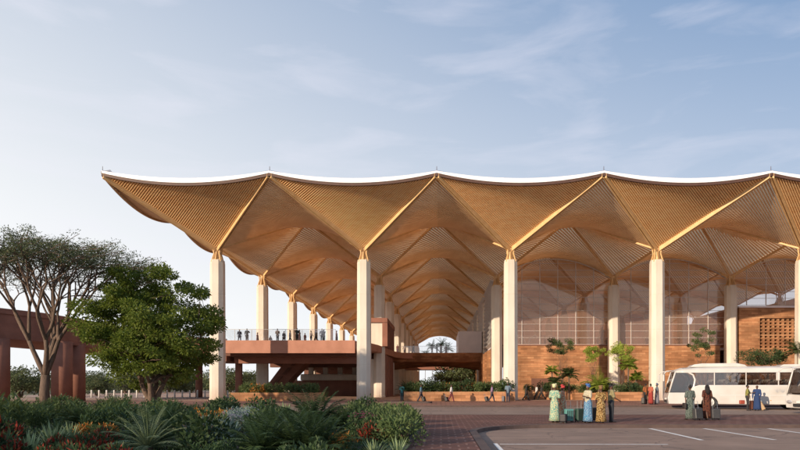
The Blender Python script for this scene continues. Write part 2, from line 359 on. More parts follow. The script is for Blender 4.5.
def remeshed(mb, voxel, smooth=2):
    """fuse overlapping limbs into one continuous surface"""
    me = bpy.data.meshes.new('tmp'); me.from_pydata(mb.v, [], mb.f)
    ob = bpy.data.objects.new('tmp', me); col.objects.link(ob)
    r = ob.modifiers.new('r', 'REMESH'); r.mode = 'VOXEL'; r.voxel_size = voxel
    sm = ob.modifiers.new('s', 'SMOOTH'); sm.factor = 0.5; sm.iterations = smooth
    dg = bpy.context.evaluated_depsgraph_get(); ev = ob.evaluated_get(dg)
    out = bpy.data.meshes.new_from_object(ev)
    vs = [tuple(v.co) for v in out.vertices]; fs = [tuple(p.vertices) for p in out.polygons]
    bpy.data.objects.remove(ob); bpy.data.meshes.remove(me); bpy.data.meshes.remove(out)
    m2 = MB(); m2.v = vs; m2.f = fs; return m2
def PX(px, d): return (px - VX) * d / F
# ------------------------------------------------------------------ the setting
g = MB(); g.add([(-900, -80, -0.03), (900, -80, -0.03), (900, 1500, -0.03), (-900, 1500, -0.03)], [(0, 1, 2, 3)])
tag(g.build('ground', M['grass']), kind='structure')
# street in front of the terminal
g = MB(); g.add([(-120, 31.5, 0), (120, 31.5, 0), (120, 46.2, 0), (-120, 46.2, 0)], [(0, 1, 2, 3)])
tag(g.build('road', M['road']), kind='structure')
# parking lot with a rounded corner towards the path
KX, KY, KR = 1.2, 23.2, 3.4
arc = [(KX + KR - KR * math.cos(a), KY - KR + KR * math.sin(a)) for a in [PI / 2 * i / 14 for i in range(15)]]
g = MB(); pts = [(KX, -20)] + arc + [(70, KY), (70, -20)]
g.add([(p[0], p[1], 0.0) for p in pts], [tuple(reversed(range(len(pts))))])
tag(g.build('parking_lot', M['asphalt']), kind='structure')
# sidewalk / paver path, stands 12 cm above the asphalt
g = MB(); pts = [(-2.2, -20), (KX - 0.25, -20)] + [(KX - 0.25, -20)][:0] + [(KX + KR - (KR + 0.25) * math.cos(a), KY - KR + (KR + 0.25) * math.sin(a)) for a in [PI / 2 * i / 14 for i in range(15)]] + [(70, KY + 0.25), (70, 31.3), (-120, 31.3), (-120, 29.5), (-8, 29.5), (-2.2, 26)]
g.prism(pts, -0.02, 0.12)
tag(g.build('sidewalk', M['paver']), kind='structure')
# kerbs
k = MB(); out = [(KX - 0.25, -20)] + [(KX + KR - (KR + 0.247) * math.cos(a), KY - KR + (KR + 0.247) * math.sin(a)) for a in [PI / 2 * i / 14 for i in range(15)]] + [(70, KY + 0.247)]
inn = [(KX, -20)] + arc + [(70, KY)]
for i in range(len(out) - 1):
    a, b, c, d = out[i], out[i + 1], inn[i + 1], inn[i]
    k.add([(a[0], a[1], 0.135), (b[0], b[1], 0.135), (c[0], c[1], 0.135), (d[0], d[1], 0.135), (c[0], c[1], -0.01), (d[0], d[1], -0.01)], [(3, 2, 1, 0), (3, 5, 4, 2)])
tag(k.build('kerb', M['kerb']), kind='structure')
k = MB(); k.span(-120, 70, 31.303, 31.52, -0.01, 0.13); k.span(-120, 120, 46.0, 46.25, -0.01, 0.13)
tag(k.build('road_kerb', M['kerb']), kind='structure')
g = MB(); g.span(-70, 110, 46.253, 62.0, -0.02, 0.12)
tag(g.build('forecourt_pavement', M['paverlight']), kind='structure')
g = MB(); g.span(-70, 110, 62.003, 260.0, -0.02, 0.115)
tag(g.build('terminal_ground', M['paverhall']), kind='structure')
# painted bay lines of the parking lot
def stripe(name, a, b, w, kind=True):
    a = Vector((*a, 0)); b = Vector((*b, 0)); n_ = (b - a).normalized().cross(Vector((0, 0, 1))) * w / 2
    g = MB(); g.add([tuple(p + Vector((0, 0, 0.006))) for p in (a - n_, a + n_, b + n_, b - n_)], [(0, 1, 2, 3)])
    g.f = [(0, 1, 2, 3)]
    tag(g.build(name, M['paint']), kind='structure')
def gp(px, py): d = EYE * F / (py - HY); return (PX(px, d), d)
for a, b in (((650, 428.6), (702, 440.3)), ((704, 428.6), (775, 440)), ((768, 428.6), (840, 438.5))):
    stripe('bay_line', gp(*a), gp(*b), 0.15)
stripe('lane_line', gp(500, 444.3), gp(668, 444.6), 0.13)
stripe('lane_line', (KX + 0.35, 2), (KX + 0.35, 16.9), 0.12)
# garden bed
bed = [(-75, 2), (-1.5, 2), (-1.0, 10), (-0.75, 20), (-1.3, 24.2), (-3.2, 27.2), (-9, 30.5), (-22, 33), (-44, 34), (-75, 34)]
g = MB(); g.prism(bed, -0.02, 0.17)
tag(g.build('garden_soil', M['soil']), kind='structure')
g = MB()
for i in range(len(bed) - 1):
    a, b = Vector((*bed[i], 0)), Vector((*bed[i + 1], 0)); d = (b - a)
    if i in (1, 2, 3, 4, 5, 6, 7): g.box(((a.x + b.x) / 2, (a.y + b.y) / 2, 0.09), (d.length + 0.08, 0.14, 0.21), math.atan2(d.y, d.x))
tag(g.build('garden_edging', M['kerb']), kind='structure')
# pale access path on the far left and lawn behind
g = MB(); g.add([(-140, 66, 0.004), (-27, 74, 0.125), (-27, 84, 0.125), (-140, 92, 0.004)], [(0, 1, 2, 3)])
tag(g.build('drop_off_path', M['road']), kind='structure')

# low kerb islands on the forecourt
for nm, (x0, x1, y0, y1) in zip(('nearer', 'farther'), ((-13.5, -4.2, 47.6, 48.6), (-5.2, -0.8, 52.5, 53.5))):
    g = MB(); n_ = 8
    pts = [(x1 - .5 + .5 * math.cos(a), (y0 + y1) / 2 + .5 * math.sin(a)) for a in [-PI / 2 + PI * i / n_ for i in range(n_ + 1)]] + \
          [(x0 + .5 + .5 * math.cos(a), (y0 + y1) / 2 + .5 * math.sin(a)) for a in [PI / 2 + PI * i / n_ for i in range(n_ + 1)]]
    g.prism(pts, 0.1, 0.26)
    tag(g.build('kerb_island', M['kerb'], origin=((x0 + x1) / 2, (y0 + y1) / 2, 0.12)), 'dark low kerb island on the forecourt, the %s one' % nm, 'kerb island')

# ------------------------------------------------------------------ roof canopy
B = 15.93; HX = B / 2; YS = 16.1; HYY = YS / 2
Y0 = 64.2; X0 = -24.3
XC = [X0 + B * i for i in range(6)]; ZC = 16.45; H = 5.3
def sag(kind, t): return -0.2 * t + 2.75 * t * t if kind == 'in' else (0.95 * t * t if kind == 'front' else 1.45 * t * t)
def fz(kind, t, u): return H * t - sag(kind, t) * (1 - u * u)
DIRS = {'E': ((1, 1), (1, -1)), 'N': ((-1, 1), (1, 1)), 'W': ((-1, -1), (-1, 1)), 'S': ((1, -1), (-1, -1))}
def fpt(side, kind, p, q, dz=0.0):
    A, Bv = DIRS[side]; t = p + q; u = 0 if t < 1e-9 else (p - q) / t
    return ((p * A[0] + q * Bv[0]) * HX, (p * A[1] + q * Bv[1]) * HYY, ZC + fz(kind, t, u) + dz)
def facet_surface(mb, side, kind, N, dz, flip=False):
    idx = {}
    for a in range(N + 1):
        for b in range(N + 1 - a):
            idx[a, b] = len(mb.v); mb.v.append(fpt(side, kind, a / N, b / N, dz))
    for a in range(N):
        for b in range(N - a):
            f = (idx[a, b], idx[a, b + 1], idx[a + 1, b]); mb.f.append(f if not flip else f[::-1])
            if a + b < N - 1:
                f = (idx[a + 1, b], idx[a, b + 1], idx[a + 1, b + 1]); mb.f.append(f if not flip else f[::-1])
def facet_slats(mb, side, kind, fam, NS=60, w=0.108, dep=0.30, lift=0.0):
    for k in range(NS):
        q = (k + 0.5) / NS; ln = 1 - q
        n_ = max(1, int(round(7 * ln)))
        A, Bv = DIRS[side]; dv = A if fam == 0 else Bv
        d = Vector((dv[0] * HX, dv[1] * HYY, 0)).normalized(); nn = d.cross(Vector((0, 0, 1))) * w / 2
        o = len(mb.v)
        for i in range(n_ + 1):
            p = ln * i / n_
            P = Vector(fpt(side, kind, p, q, lift) if fam == 0 else fpt(side, kind, q, p, lift))
            mb.v += [tuple(P - nn + Vector((0, 0, dep))), tuple(P - nn), tuple(P + nn), tuple(P + nn + Vector((0, 0, dep)))]
        for i in range(n_):
            a = o + 4 * i; b = a + 4
            mb.f += [(a, a + 1, b + 1, b), (a + 1, a + 2, b + 2, b + 1), (a + 2, a + 3, b + 3, b + 2)]
        mb.f += [(o, o + 3, o + 2, o + 1)]; e = o + 4 * n_; mb.f += [(e, e + 1, e + 2, e + 3)]
cache = {}
def vault_meshes(front, left, style, row0):
    key = (front, left, style, row0)
    if key in cache: return cache[key]
    kd = {'E': 'in', 'N': 'in', 'W': 'left' if left else 'in', 'S': 'front' if front else 'in'}
    s_ = MB()
    for sd in ('ENW' if front else 'ENWS'): facet_surface(s_, sd, kd[sd], 8, 0.32)
    t_ = MB()
    for sd in 'ENWS': facet_surface(t_, sd, kd[sd], 8, 0.46, True)
    fs_ = MB(); fsl = MB()
    if front: facet_surface(fs_, 'S', 'front', 8, 0.32)
    sl = MB()
    for sd in 'ENWS':
        if sd == 'S' and front:
            if style == 'right': facet_slats(fsl, sd, kd[sd], 0)
            elif style == 'left': facet_slats(fsl, sd, kd[sd], 1)
            else:
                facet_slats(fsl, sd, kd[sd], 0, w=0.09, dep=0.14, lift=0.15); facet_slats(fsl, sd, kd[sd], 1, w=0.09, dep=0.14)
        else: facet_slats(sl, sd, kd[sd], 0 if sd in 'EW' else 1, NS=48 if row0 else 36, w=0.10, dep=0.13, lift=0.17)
    ribs = []
    for ax, ay in ((1, -1), (-1, -1), (-1, 1), (1, 1)):
        rb = MB(); d = Vector((ax * HX, ay * HYY, 0)).normalized(); nn = d.cross(Vector((0, 0, 1)))
        for off in ((-0.13, 0.13) if row0 else (0,)):
            w = (0.15 if ay < 0 else 0.08) if row0 else 0.14
            a = Vector((ax * .25, ay * .25, ZC + .02)) + nn * off; b = Vector((ax * (HX - .06), ay * (HYY - .06), ZC + H - .1)) + nn * off
            o = len(rb.v)
            lowz = -.20 if row0 and ay < 0 else (.10 if row0 else .0)
            for P in (a, b):
                for sx_, z_ in ((-1, lowz), (1, lowz), (1, .3), (-1, .3)):
                    rb.v.append(tuple(P + nn * sx_ * w / 2 + Vector((0, 0, z_))))
            rb.f += [(o, o + 1, o + 5, o + 4), (o + 1, o + 2, o + 6, o + 5), (o + 2, o + 3, o + 7, o + 6), (o + 3, o, o + 4, o + 7), (o + 3, o + 2, o + 1, o), (o + 4, o + 5, o + 6, o + 7)]
        ribs.append(rb)
    def mk(mb, nm, mt):
        me = bpy.data.meshes.new(nm); me.from_pydata(mb.v, [], mb.f); me.materials.append(mt); return me
    s_me = mk(s_, 'vault', M['deckwood']); t_me = mk(t_, 'roof_skin', M['roofwhite']); sl_me = mk(sl, 'slat_lattice', M['wood'])
    for m_ in (s_me, t_me): m_.polygons.foreach_set('use_smooth', [True] * len(m_.polygons))
    if not row0:
        allr = MB()
        for r_ in ribs: allr.add(r_.v, r_.f)
        ribs = [allr]
    r_me = [mk(r_, 'rib', M['rib']) for r_ in ribs]
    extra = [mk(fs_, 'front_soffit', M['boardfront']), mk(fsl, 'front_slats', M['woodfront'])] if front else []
    cache[key] = (s_me, t_me, sl_me, r_me, extra); return cache[key]
roof = thing('roof_canopy', (0, 0, 0), 'vast timber canopy of golden slatted vaults with a white scalloped edge', 'roof')
def child(nm, me, p, loc=(0, 0, 0)):
    o = bpy.data.objects.new(nm, me); col.objects.link(o); o.parent = p; o.location = loc; return o
COLS = []
for i, x in enumerate(XC):
    nj = 10 if i <= 2 else 6
    for j in range(nj):
        y = Y0 + YS * j
        sty = 'right' if i <= 1 else ('cross' if i == 2 else 'left')
        s_me, t_me, sl_me, r_me, ex_me = vault_meshes(j == 0, i == 0, sty if j == 0 else '-', j == 0)
        v = child('vault', s_me, roof, (x, y, 0))
        child('roof_skin', t_me, v)
        for e_ in ex_me: child(e_.name.split('.')[0], e_, v)
        child('slat_lattice', sl_me, v)
        for r_ in r_me: child('rib' if j == 0 else 'rib_cross', r_, v)
        COLS.append((i, j, x, y))
# white fascia along the outer edges
def edge_strip(mbw, mbd, pts, nrm):
    n_ = Vector(nrm)
    o = len(mbw.v); P = [Vector(p) for p, s_ in pts]; S = [s_ for p, s_ in pts]
    for p, s_ in zip(P, S):
        zb = 0.16; zt = 0.36 + 0.24 * s_
        q = p + n_ * 0.10
        mbw.v += [(q.x, q.y, q.z + zb), (q.x, q.y, q.z + zt), (p.x - n_.x * .8, p.y - n_.y * .8, p.z + 0.48)]
    for i in range(len(P) - 1):
        a = o + 3 * i; mbw.f += [(a, a + 3, a + 4, a + 1), (a + 1, a + 4, a + 5, a + 2)]
    o = len(mbd.v)
    for p, s_ in zip(P, S):
        q = p + n_ * 0.06
        mbd.v += [(q.x, q.y, q.z - .10), (q.x, q.y, q.z + .158), (p.x - n_.x * .15, p.y - n_.y * .15, p.z - .10)]
    for i in range(len(P) - 1):
        a = o + 3 * i; mbd.f += [(a, a + 3, a + 4, a + 1), (a + 2, a + 5, a + 3, a)]
w_, d_ = MB(), MB(); gold_ = MB(); N = 20
for i, x in enumerate(XC):
    pts = []
    for k in range(N + 1):
        u = -1 + 2 * k / N; pts.append(((x + u * HX, Y0 - HYY, ZC + fz('front', 1, u)), (1 - u * u)))
    edge_strip(w_, d_, pts, (0, -1, 0))
for j in range(10):
    pts = []
    for k in range(N + 1):
        u = 1 - 2 * k / N; pts.append(((XC[0] - HX, Y0 + YS * j + u * HYY, ZC + fz('left', 1, u)), (1 - u * u)))
    edge_strip(w_, gold_, pts, (-1, 0, 0))
w_.build('fascia', M['fasciawhite'], roof, smooth=False); d_.build('edge_trim', M['darkedge'], roof); gold_.build('side_trim', M['rib'], roof)
for i in range(7):
    x = XC[0] - HX + B * i
    g = MB(); g.tube([(x, Y0 - HYY + .1, ZC + H), (x, Y0 - HYY + .1, ZC + H + .85)], [0.04, 0.02], 6); g.build('lightning_rod', M['darkedge'], roof)
# golden gutter strip under the leftmost edge
# ------------------------------------------------------------------ columns
def oct_pts(w, c):
    h = w / 2; return [(-h + c, -h), (h - c, -h), (h, -h + c), (h, h - c), (h - c, h), (-h + c, h), (-h, h - c), (-h, -h + c)]
def make_column():
    root = thing('roof_column', (0, 0, 0), 'x', 'column')
    g = MB()
    secs = [(1.62, 0.12), (1.62, 0.30), (1.50, 0.34), (1.49, 3.9), (1.455, 3.92), (1.455, 3.95), (1.48, 3.97), (1.465, 7.7), (1.435, 7.72), (1.435, 7.75), (1.46, 7.77), (1.43, 11.5), (1.40, 11.52), (1.40, 11.55), (1.43, 11.57), (1.40, 14.9), (1.30, 15.3)]
    o = len(g.v); rings = []
    for w, z in secs:
        rings.append(len(g.v)); g.v += [(a, b, z) for a, b in oct_pts(w, w * 0.26)]
    for a, b in zip(rings, rings[1:]):
        for k_ in range(8): g.f.append((a + k_, a + (k_ + 1) % 8, b + (k_ + 1) % 8, b + k_))
    g.f.append(tuple(rings[-1] + k_ for k_ in range(8)))
    g.build('shaft', M['cream'], root, local=True)
    g = MB()
    for sx_ in (-1, 1):
        for sy_ in (-1, 1):
            g.tube([(sx_ * .50, sy_ * .50, 15.1), (sx_ * .30, sy_ * .30, 16.0), (sx_ * .36, sy_ * .36, 16.6)], [.07, .07, .08], 6)
            g.tube([(sx_ * .52, 0, 15.2), (sx_ * .2, 0, 16.3)], [.08, .09], 6)
            g.tube([(0, sy_ * .52, 15.2), (0, sy_ * .2, 16.3)], [.08, .09], 6)
    g.lathe([(.50, 15.3), (.36, 15.5), (.27, 16.2), (.34, 16.62)], 8)
    g.build('capital', M['rib'], root, local=True)
    return root
proto = make_column(); first = True
ROWN = {0: 'left edge row', 1: 'row on the left of the nave', 2: 'row on the right of the nave', 3: 'row inside the glass hall', 4: 'row before the latticed box', 5: 'far right row'}
for i, j, x, y in COLS:
    if j == 0:
        lb = ['leftmost cream front column beside the leafy tree', 'cream front column by the deck end, second from the left', 'cream front column beside the nave opening, third from the left',
              'cream front column left of the white coach, fourth from the left', 'cream front column at the right edge of the photo', 'cream front column beyond the right edge'][i]
    else: lb = 'cream roof column, %s behind the front one in the %s' % (ORD[j - 1], ROWN[i])
    o = proto if first else copy_tree(proto); first = False
    o.location = (x, y, 0); o['label'] = lb; o['group'] = 'columns carrying the canopy'
    if i >= 4 and j == 0 and i == 5: pass
# ------------------------------------------------------------------ terminal building
def ceil_z(x, ybase=0):
    i = round((x - X0) / B); t = min(1, abs(x - (X0 + B * i)) / HX); return ZC + fz('in', t, 0)
YG = 81.3
term = thing('terminal_building', (30, YG, 0), 'terminal with laterite walls below, tall glass hall above and latticed box at right', 'building')
g = MB(); g.span(8.6, 38.3, YG - .3, YG + .3, 0.1, 7.2); g.build('laterite_wall', M['laterite'], term)
g = MB(); g.span(8.5, 38.35, YG - .42, YG + .42, 7.203, 7.32); g.build('coping', M['terra'], term)
# doors in the base wall
for x in (14.0, 33.0):
    g = MB(); g.span(x - 1.6, x + 1.6, YG - .36, YG - .303, 0.12, 2.7); dr = g.build('entrance_recess', M['terradark'], term)
g = MB(); g.span(8.6, 64, YG + .45, 158, 6.6, 6.95); g.build('departures_floor', M['interior'], term)
# curtain wall, one bay at a time
for b_ in range(4):
    xa = XC[2] + B * b_ + (1.1 if b_ == 0 else 0); xb = XC[2] + B * (b_ + 1)
    zb = 7.33 if b_ < 2 else 12.75
    if b_ >= 2 and xa < 38.3: xa = 39.0
    n_ = 24; top = [(xa + (xb - xa) * k / n_, ceil_z(xa + (xb - xa) * k / n_) - .05) for k in range(n_ + 1)]
    g = MB(); g.add([(xa, YG, zb), (xb, YG, zb)] + [(a, YG, z) for a, z in reversed(top)], [tuple(range(n_ + 3))])
    pane = g.build('glass_bay', M['glass'], term)
    g = MB()
    nv = 6
    for k in range(nv + 1):
        x = xa + (xb - xa) * k / nv
        if b_ and k == 0: continue
        g.span(x - .04, x + .04, YG - .14, YG - .02, zb, ceil_z(x) - .1)
    z = zb + .04
    while z < 19.2:
        # clip to the arch
        xs = [a for a, zz in top if zz > z + .1]
        if xs and z < ZC:
            g.span(xa, xb, YG - .12, YG - .022, z - .022, z + .022)
        elif xs: g.span(min(xs), max(xs), YG - .12, YG - .022, z - .022, z + .022)
        z += 0.93
    for k in range(n_):
        (a, za), (c, zc) = top[k], top[k + 1]
        g.slabxz([(a, za - .12), (c, zc - .12), (c, zc + .02), (a, za + .02)], YG - .16, YG - .02)
    g.build('mullion_grid', M['mullion'], pane)
# latticed laterite box on the right
bx = thing('lattice_box_building', (50, YG - 2, 0), 'laterite box volume with a pierced brick lattice behind the coaches', 'building')
x0, x1, yb = 40.6, 66.0, YG - 1.0
g = MB()
g.span(x0, 43.4, yb, yb + 1, 0.1, 12.3); g.span(43.4, x1, yb, yb + 1, 0.1, 6.3); g.span(43.4, x1, yb, yb + 1, 10.9, 12.3)
g.span(x0, x0 + .5, yb + 1.003, yb + 14, 0.1, 12.3)
g.build('laterite_wall', M['laterite'], bx)
g = MB(); g.span(x0 - .15, x1, yb - .2, yb + 14, 12.303, 12.55); g.build('white_coping', M['grey'], bx)
g = MB()
nx = 34; nz = 10
for k in range(nx + 1):
    x = 43.4 + (x1 - 43.4) * k / nx; g.span(x - .13, x + .13, yb + .25, yb + .6, 6.3, 10.9)
for k in range(nz + 1):
    z = 6.3 + 4.6 * k / nz; g.span(43.4, x1, yb + .28, yb + .57, z - .11, z + .11)
g.build('brick_lattice', M['laterite'], bx)
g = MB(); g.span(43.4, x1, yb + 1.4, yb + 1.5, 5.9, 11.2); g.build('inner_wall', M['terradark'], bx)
# interior of the departures hall
g = MB(); g.span(62, 62.4, YG + 1, 158, 6.96, 17); g.build('side_wall', M['interior'], term)
for y in (104.0, 124.0):
    g = MB()
    for x in (12 + (y - 104) * .3, 46):
        g.span(x, x + 6.5, y, y + .4, 6.96, 10.6)
    g.build('inner_partition', M['interior'], term)
g = MB(); g.span(9.3, 62, 152.2, 152.3, 6.96, 20.2)
g.build('rear_wall', M['rearlight'], term)  # added sheet closing the sky gap, its tone imitates warm haze
g = MB()
for k in range(14): g.span(9.4 + 4 * k, 9.65 + 4 * k, 151.9, 152.15, 6.96, 18.5)
g.build('rear_mullions', M['interior'], term)
for n_, (x, y, lab) in enumerate(((11.9, 90, 'leftmost'), (14.3, 90, 'middle'), (16.7, 90, 'rightmost'))):
    a = thing('check_in_portal', (x, y, 6.95), 'small white arched portal seen through the glass, %s of three' % lab, 'portal', 'white arched portals inside the hall')
    g = MB()
    g.tube([(-.9, 0, 0), (-.95, 0, 1.3), (-.6, 0, 2.1), (0, 0, 2.4), (.6, 0, 2.1), (.95, 0, 1.3), (.9, 0, 0)], .16, 8); g.build('arch', M['whitem'], a, local=True)
    g = MB(); g.span(-.6, .6, -.2, .3, 0, 1.05); g.build('counter', M['whitem'], a, local=True)
# nave-side facade with louvres on the right of the nave
lv = thing('louvred_side_wall', (8.9, 120, 0), 'tall side wall of pale horizontal louvres along the right of the nave', 'wall')
g = MB(); g.span(7.3, 7.5, YG + .5, 225, 7.0, 16.6); g.build('backing_panel', M['grey'], lv)
for s_ in range(9):
    g = MB(); y0_ = Y0 + YS * (s_ + 1) + 1.2; y1_ = Y0 + YS * (s_ + 2) - 1.2
    for k in range(15):
        z = 7.4 + .62 * k
        g.add([(7.28, y0_, z), (6.88, y0_, z + .28), (6.88, y1_, z + .28), (7.28, y1_, z), (7.28, y0_, z - .06), (6.85, y0_, z + .22), (6.85, y1_, z + .22), (7.28, y1_, z - .06)],
              [(0, 3, 2, 1), (4, 5, 6, 7), (1, 2, 6, 5), (0, 1, 5, 4), (3, 7, 6, 2)])
    g.build('louvre_panel', M['whitem'], lv)
lw = thing('nave_base_wall', (7.9, 100, 0), 'orange laterite wall with vertical piers under the louvred facade', 'wall')
g = MB(); g.span(7.1, 8.5, YG + .5, 225, 0.1, 6.98); g.build('wall', M['laterite'], lw)
for k in range(5):
    g = MB(); y = YG + 1.5 + 4.0 * k; g.span(6.5, 7.097, y, y + 1.4, 0.1, 6.6); g.build('pier', M['laterite'], lw)
g = MB(); g.span(2.9, 6.75, 97.6, 112, 7.0, 10.7)
kb = g.build('grey_kiosk', M['grey'], origin=(5.5, 97.6, 7.0)); tag(kb, 'plain lilac grey box standing on the nave bridge against the louvres', 'kiosk')
# ------------------------------------------------------------------ elevated decks
dk = thing('elevated_deck', (-18, 70, 0), 'terracotta elevated departures deck wrapping from the left columns to the nave bridge', 'deck')
outl = [(-26.6, 70), (-10.2, 70), (-9.4, 70.8), (-8.9, 73), (-8.2, 77), (-7.6, 84), (-7.2, 91), (-6.3, 94.6), (-4.5, 96.3), (7.55, 97), (7.55, 105), (-4.5, 105.5), (-7.5, 108), (-8.6, 112), (-8.6, 222), (-26.6, 222)]
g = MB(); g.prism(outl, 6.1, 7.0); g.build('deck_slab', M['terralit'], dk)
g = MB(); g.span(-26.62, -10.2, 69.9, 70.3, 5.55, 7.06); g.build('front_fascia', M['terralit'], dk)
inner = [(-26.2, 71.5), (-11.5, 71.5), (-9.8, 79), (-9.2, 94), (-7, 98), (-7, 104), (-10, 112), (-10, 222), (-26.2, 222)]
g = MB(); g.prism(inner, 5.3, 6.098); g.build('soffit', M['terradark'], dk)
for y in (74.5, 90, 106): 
    g = MB(); g.span(-26.1, -10.5, y, y + 1.0, 4.5, 5.298); g.build('soffit_beam', M['terra'] if y < 80 else M['terradark'], dk)  # rear beams take a darker copy, the deck's shade put into their colour
# bridge beam over the nave: belly-shaped cladding
g = MB(); n_ = 16; ring = []
xs = [-9.0 + (7.5 + 9.0) * k / n_ for k in range(n_ + 1)]
for x in xs:
    f = (x + 9) / 16.5; low = 4.0 + 0.7 * math.sin(PI * f) * 1.0
    yy = 96.6 - (1.8 * max(0, (1 - f * 4)) ** 2)
    o = len(g.v); g.v += [(x, yy - .25, 7.08), (x, yy - .5, 6.5), (x, yy - .1, 5.6), (x, yy + 2.5, low + .4), (x, yy + 9, low + .4), (x, yy + 9, 7.04), (x, yy, 7.08)]
for k in range(n_):
    a = 7 * k; b = a + 7
    for q in range(6): g.f.append((a + q, b + q, b + q + 1, a + q + 1)[::-1])
g.f.append((0, 1, 2, 3, 4, 5, 6)); g.f.append(tuple(reversed(range(7 * n_, 7 * n_ + 7))))
g.build('bridge_beam', M['bridge'], dk)
b2 = thing('second_bridge', (0, 130, 0), 'darker footbridge crossing the nave farther back', 'bridge')
g = MB(); g.span(-8.4, 7.5, 128, 134, 5.2, 6.2); g.build('beam', M['terra'], b2)
g = MB(); g.span(-8.4, 7.5, 128.2, 133.8, 6.203, 6.4); g.build('walkway', M['terradark'], b2)
# balustrade of the front deck
bl = thing('glass_balustrade', (-18, 70.15, 7.06), 'frameless glass balustrade along the front edge of the elevated deck', 'balustrade')
for k in range(7):
    a = -26.5 + 2.0 * k; g = MB(); g.span(a + .03, a + 1.97, 70.10, 70.125, 7.07, 8.3); g.build('glass_panel', M['clear'], bl)
for k in range(8):
    g = MB(); g.span(-26.5 + 2.0 * k - .02, -26.5 + 2.0 * k + .02, 70.09, 70.135, 7.065, 8.35); g.build('post', M['steel'], bl)
g = MB(); g.span(-26.5, -12.5, 70.08, 70.145, 8.352, 8.40); g.build('handrail', M['steel'], bl)
bl = thing('glass_balustrade', (-2, 96.8, 7.08), 'glass balustrade along the nave bridge', 'balustrade')
for k in range(5):
    a = -6.5 + 1.85 * k; g = MB(); g.span(a + .03, a + 1.82, 96.7, 96.725, 7.09, 8.15); g.build('glass_panel', M['clear'], bl)
g = MB(); g.span(-6.5, 2.8, 96.68, 96.745, 8.152, 8.2); g.build('handrail', M['steel'], bl)
# lift core beside the second front column
co = thing('lift_core', (-9, 84, 0), 'cream and brown framed lift core behind the second front column', 'lift core')
g = MB(); g.span(-11.0, -8.2, 80.0, 93, 0.1, 5.29); g.span(-9.6, -7.9, 79.5, 79.997, 7.0, 10.2); g.build('cream_panel', M['cream'], co)
g = MB(); g.span(-10.0, -7.2, 79.2, 92, 10.203, 10.8); g.span(-7.895, -7.2, 79.3, 79.997, 7.0, 10.2)
for k in range(5): g.span(-7.6, -7.2, 81.5 + 2.1 * k, 82.2 + 2.1 * k, 7.0, 10.2)
g.build('brown_frame', M['terra'], co)
for k in range(6):
    g = MB(); g.span(-8.197, -7.5, 80.6 + 2.2 * k, 81.7 + 2.2 * k, 0.1, 5.9); g.build('fin', M['terra'], co)
g = MB(); g.span(-9.5, -7.65, 80.3, 92, 7.0, 10.2); g.build('core_wall', M['terra'], co)
# structure below the left deck
rp = thing('inclined_stair', (-22, 86, 0), 'sloping terracotta stair flight under the elevated deck', 'stair')
g = MB(); g.slabxz([(-26.3, 0.1), (-24.2, 0.1), (-19.2, 5.28), (-22.4, 5.28)], 85.0, 88.5); g.build('flight', M['terra'], rp)
for k in range(4):
    g = MB(); x = -25.4 + k * 1.25; z = 0.8 + k * 1.25; g.slabxz([(x, z), (x + .5, z), (x + 1.4, z + 1.0), (x + .9, z + 1.0)], 84.8, 84.997); g.build('ledge', M['terradark'], rp)
ct = thing('arrivals_counter_wall', (-17, 92, 0), 'cream parapet band over a terracotta wall under the deck', 'wall')
g = MB(); g.span(-23.5, -9.9, 92, 92.6, 0.1, 2.5); g.build('lower_wall', M['terra'], ct)
g = MB(); g.span(-21.8, -9.9, 91.3, 92.7, 2.503, 3.5); bevel(g.build('parapet_band', M['cream'], ct), .2, 3)
for k in range(5):
    g = MB(); g.span(-20.9 + 2.3 * k, -20.2 + 2.3 * k, 93, 93.7, 3.0, 5.28); g.build('stub_column', M['cream'], ct)
g = MB(); g.span(-26, -9.9, 112, 112.4, 0.1, 5.28)
tag(g.build('rear_wall', M['terradark'], origin=(-18, 112, .1)), 'dark terracotta wall at the back under the deck', 'wall')
# round terracotta piers
def pier(x, y, r, h, lab):
    g = MB(); g.lathe([(r, 0), (r, h)], 28, (x, y, 0.0)); o = g.build('round_pier', M['terra'], origin=(x, y, 0.0), smooth=False)
    for p in o.data.polygons: p.use_smooth = len(p.vertices) == 4
    tag(o, lab, 'pier', 'round terracotta piers')
pier(-25.9, 75.6, .45, 5.3, 'slim round terracotta pier right of the leftmost front column')
pier(-32.6, 79.5, .45, 5.4, 'slim round terracotta pier just left of the leftmost front column')
pier(PX(-1, 54.3), 54.3, .85, 6.0, 'thick round terracotta pier at the left edge of the photo')
pier(PX(62, 58), 58.0, .92, 6.0, 'thick round terracotta pier behind the bare-branched tree, left of its pair')
pier(PX(77, 61.5), 61.5, .78, 6.0, 'thick round terracotta pier behind the bare-branched tree, right of its pair')
# viaduct
vd = thing('viaduct', (-40, 60, 0), 'terracotta elevated road curving from the left edge towards the deck', 'viaduct')
near = [(-36.5, 40, 8.5), (-39.4, 50, 8.4), (-40.2, 54, 8.35), (-38.6, 58, 8.25), (-37.4, 62, 8.1), (-36.2, 66, 7.8), (-33.5, 70, 7.4), (-30, 72.5, 7.1), (-26.65, 73.5, 7.02)]
near = [(-43.2, 50, 8.4), (-40.9, 54, 8.35), (-38.7, 57.2, 8.25), (-37.4, 61, 8.1), (-36.2, 65, 7.8), (-34.5, 69, 7.4), (-31, 72.0, 7.1), (-26.65, 73.3, 7.02)]
far = [(-56, 58, 8.4), (-51, 62, 8.35), (-48, 65, 8.25), (-46, 69, 8.1), (-43.5, 74, 7.8), (-40, 78, 7.4), (-34, 81.0, 7.1), (-26.65, 82, 7.02)]
g = MB()
for a, b in zip(near, far):
    g.v += [a, (a[0], a[1], a[2] - 2.3), (b[0], b[1], b[2] - 2.3), b]
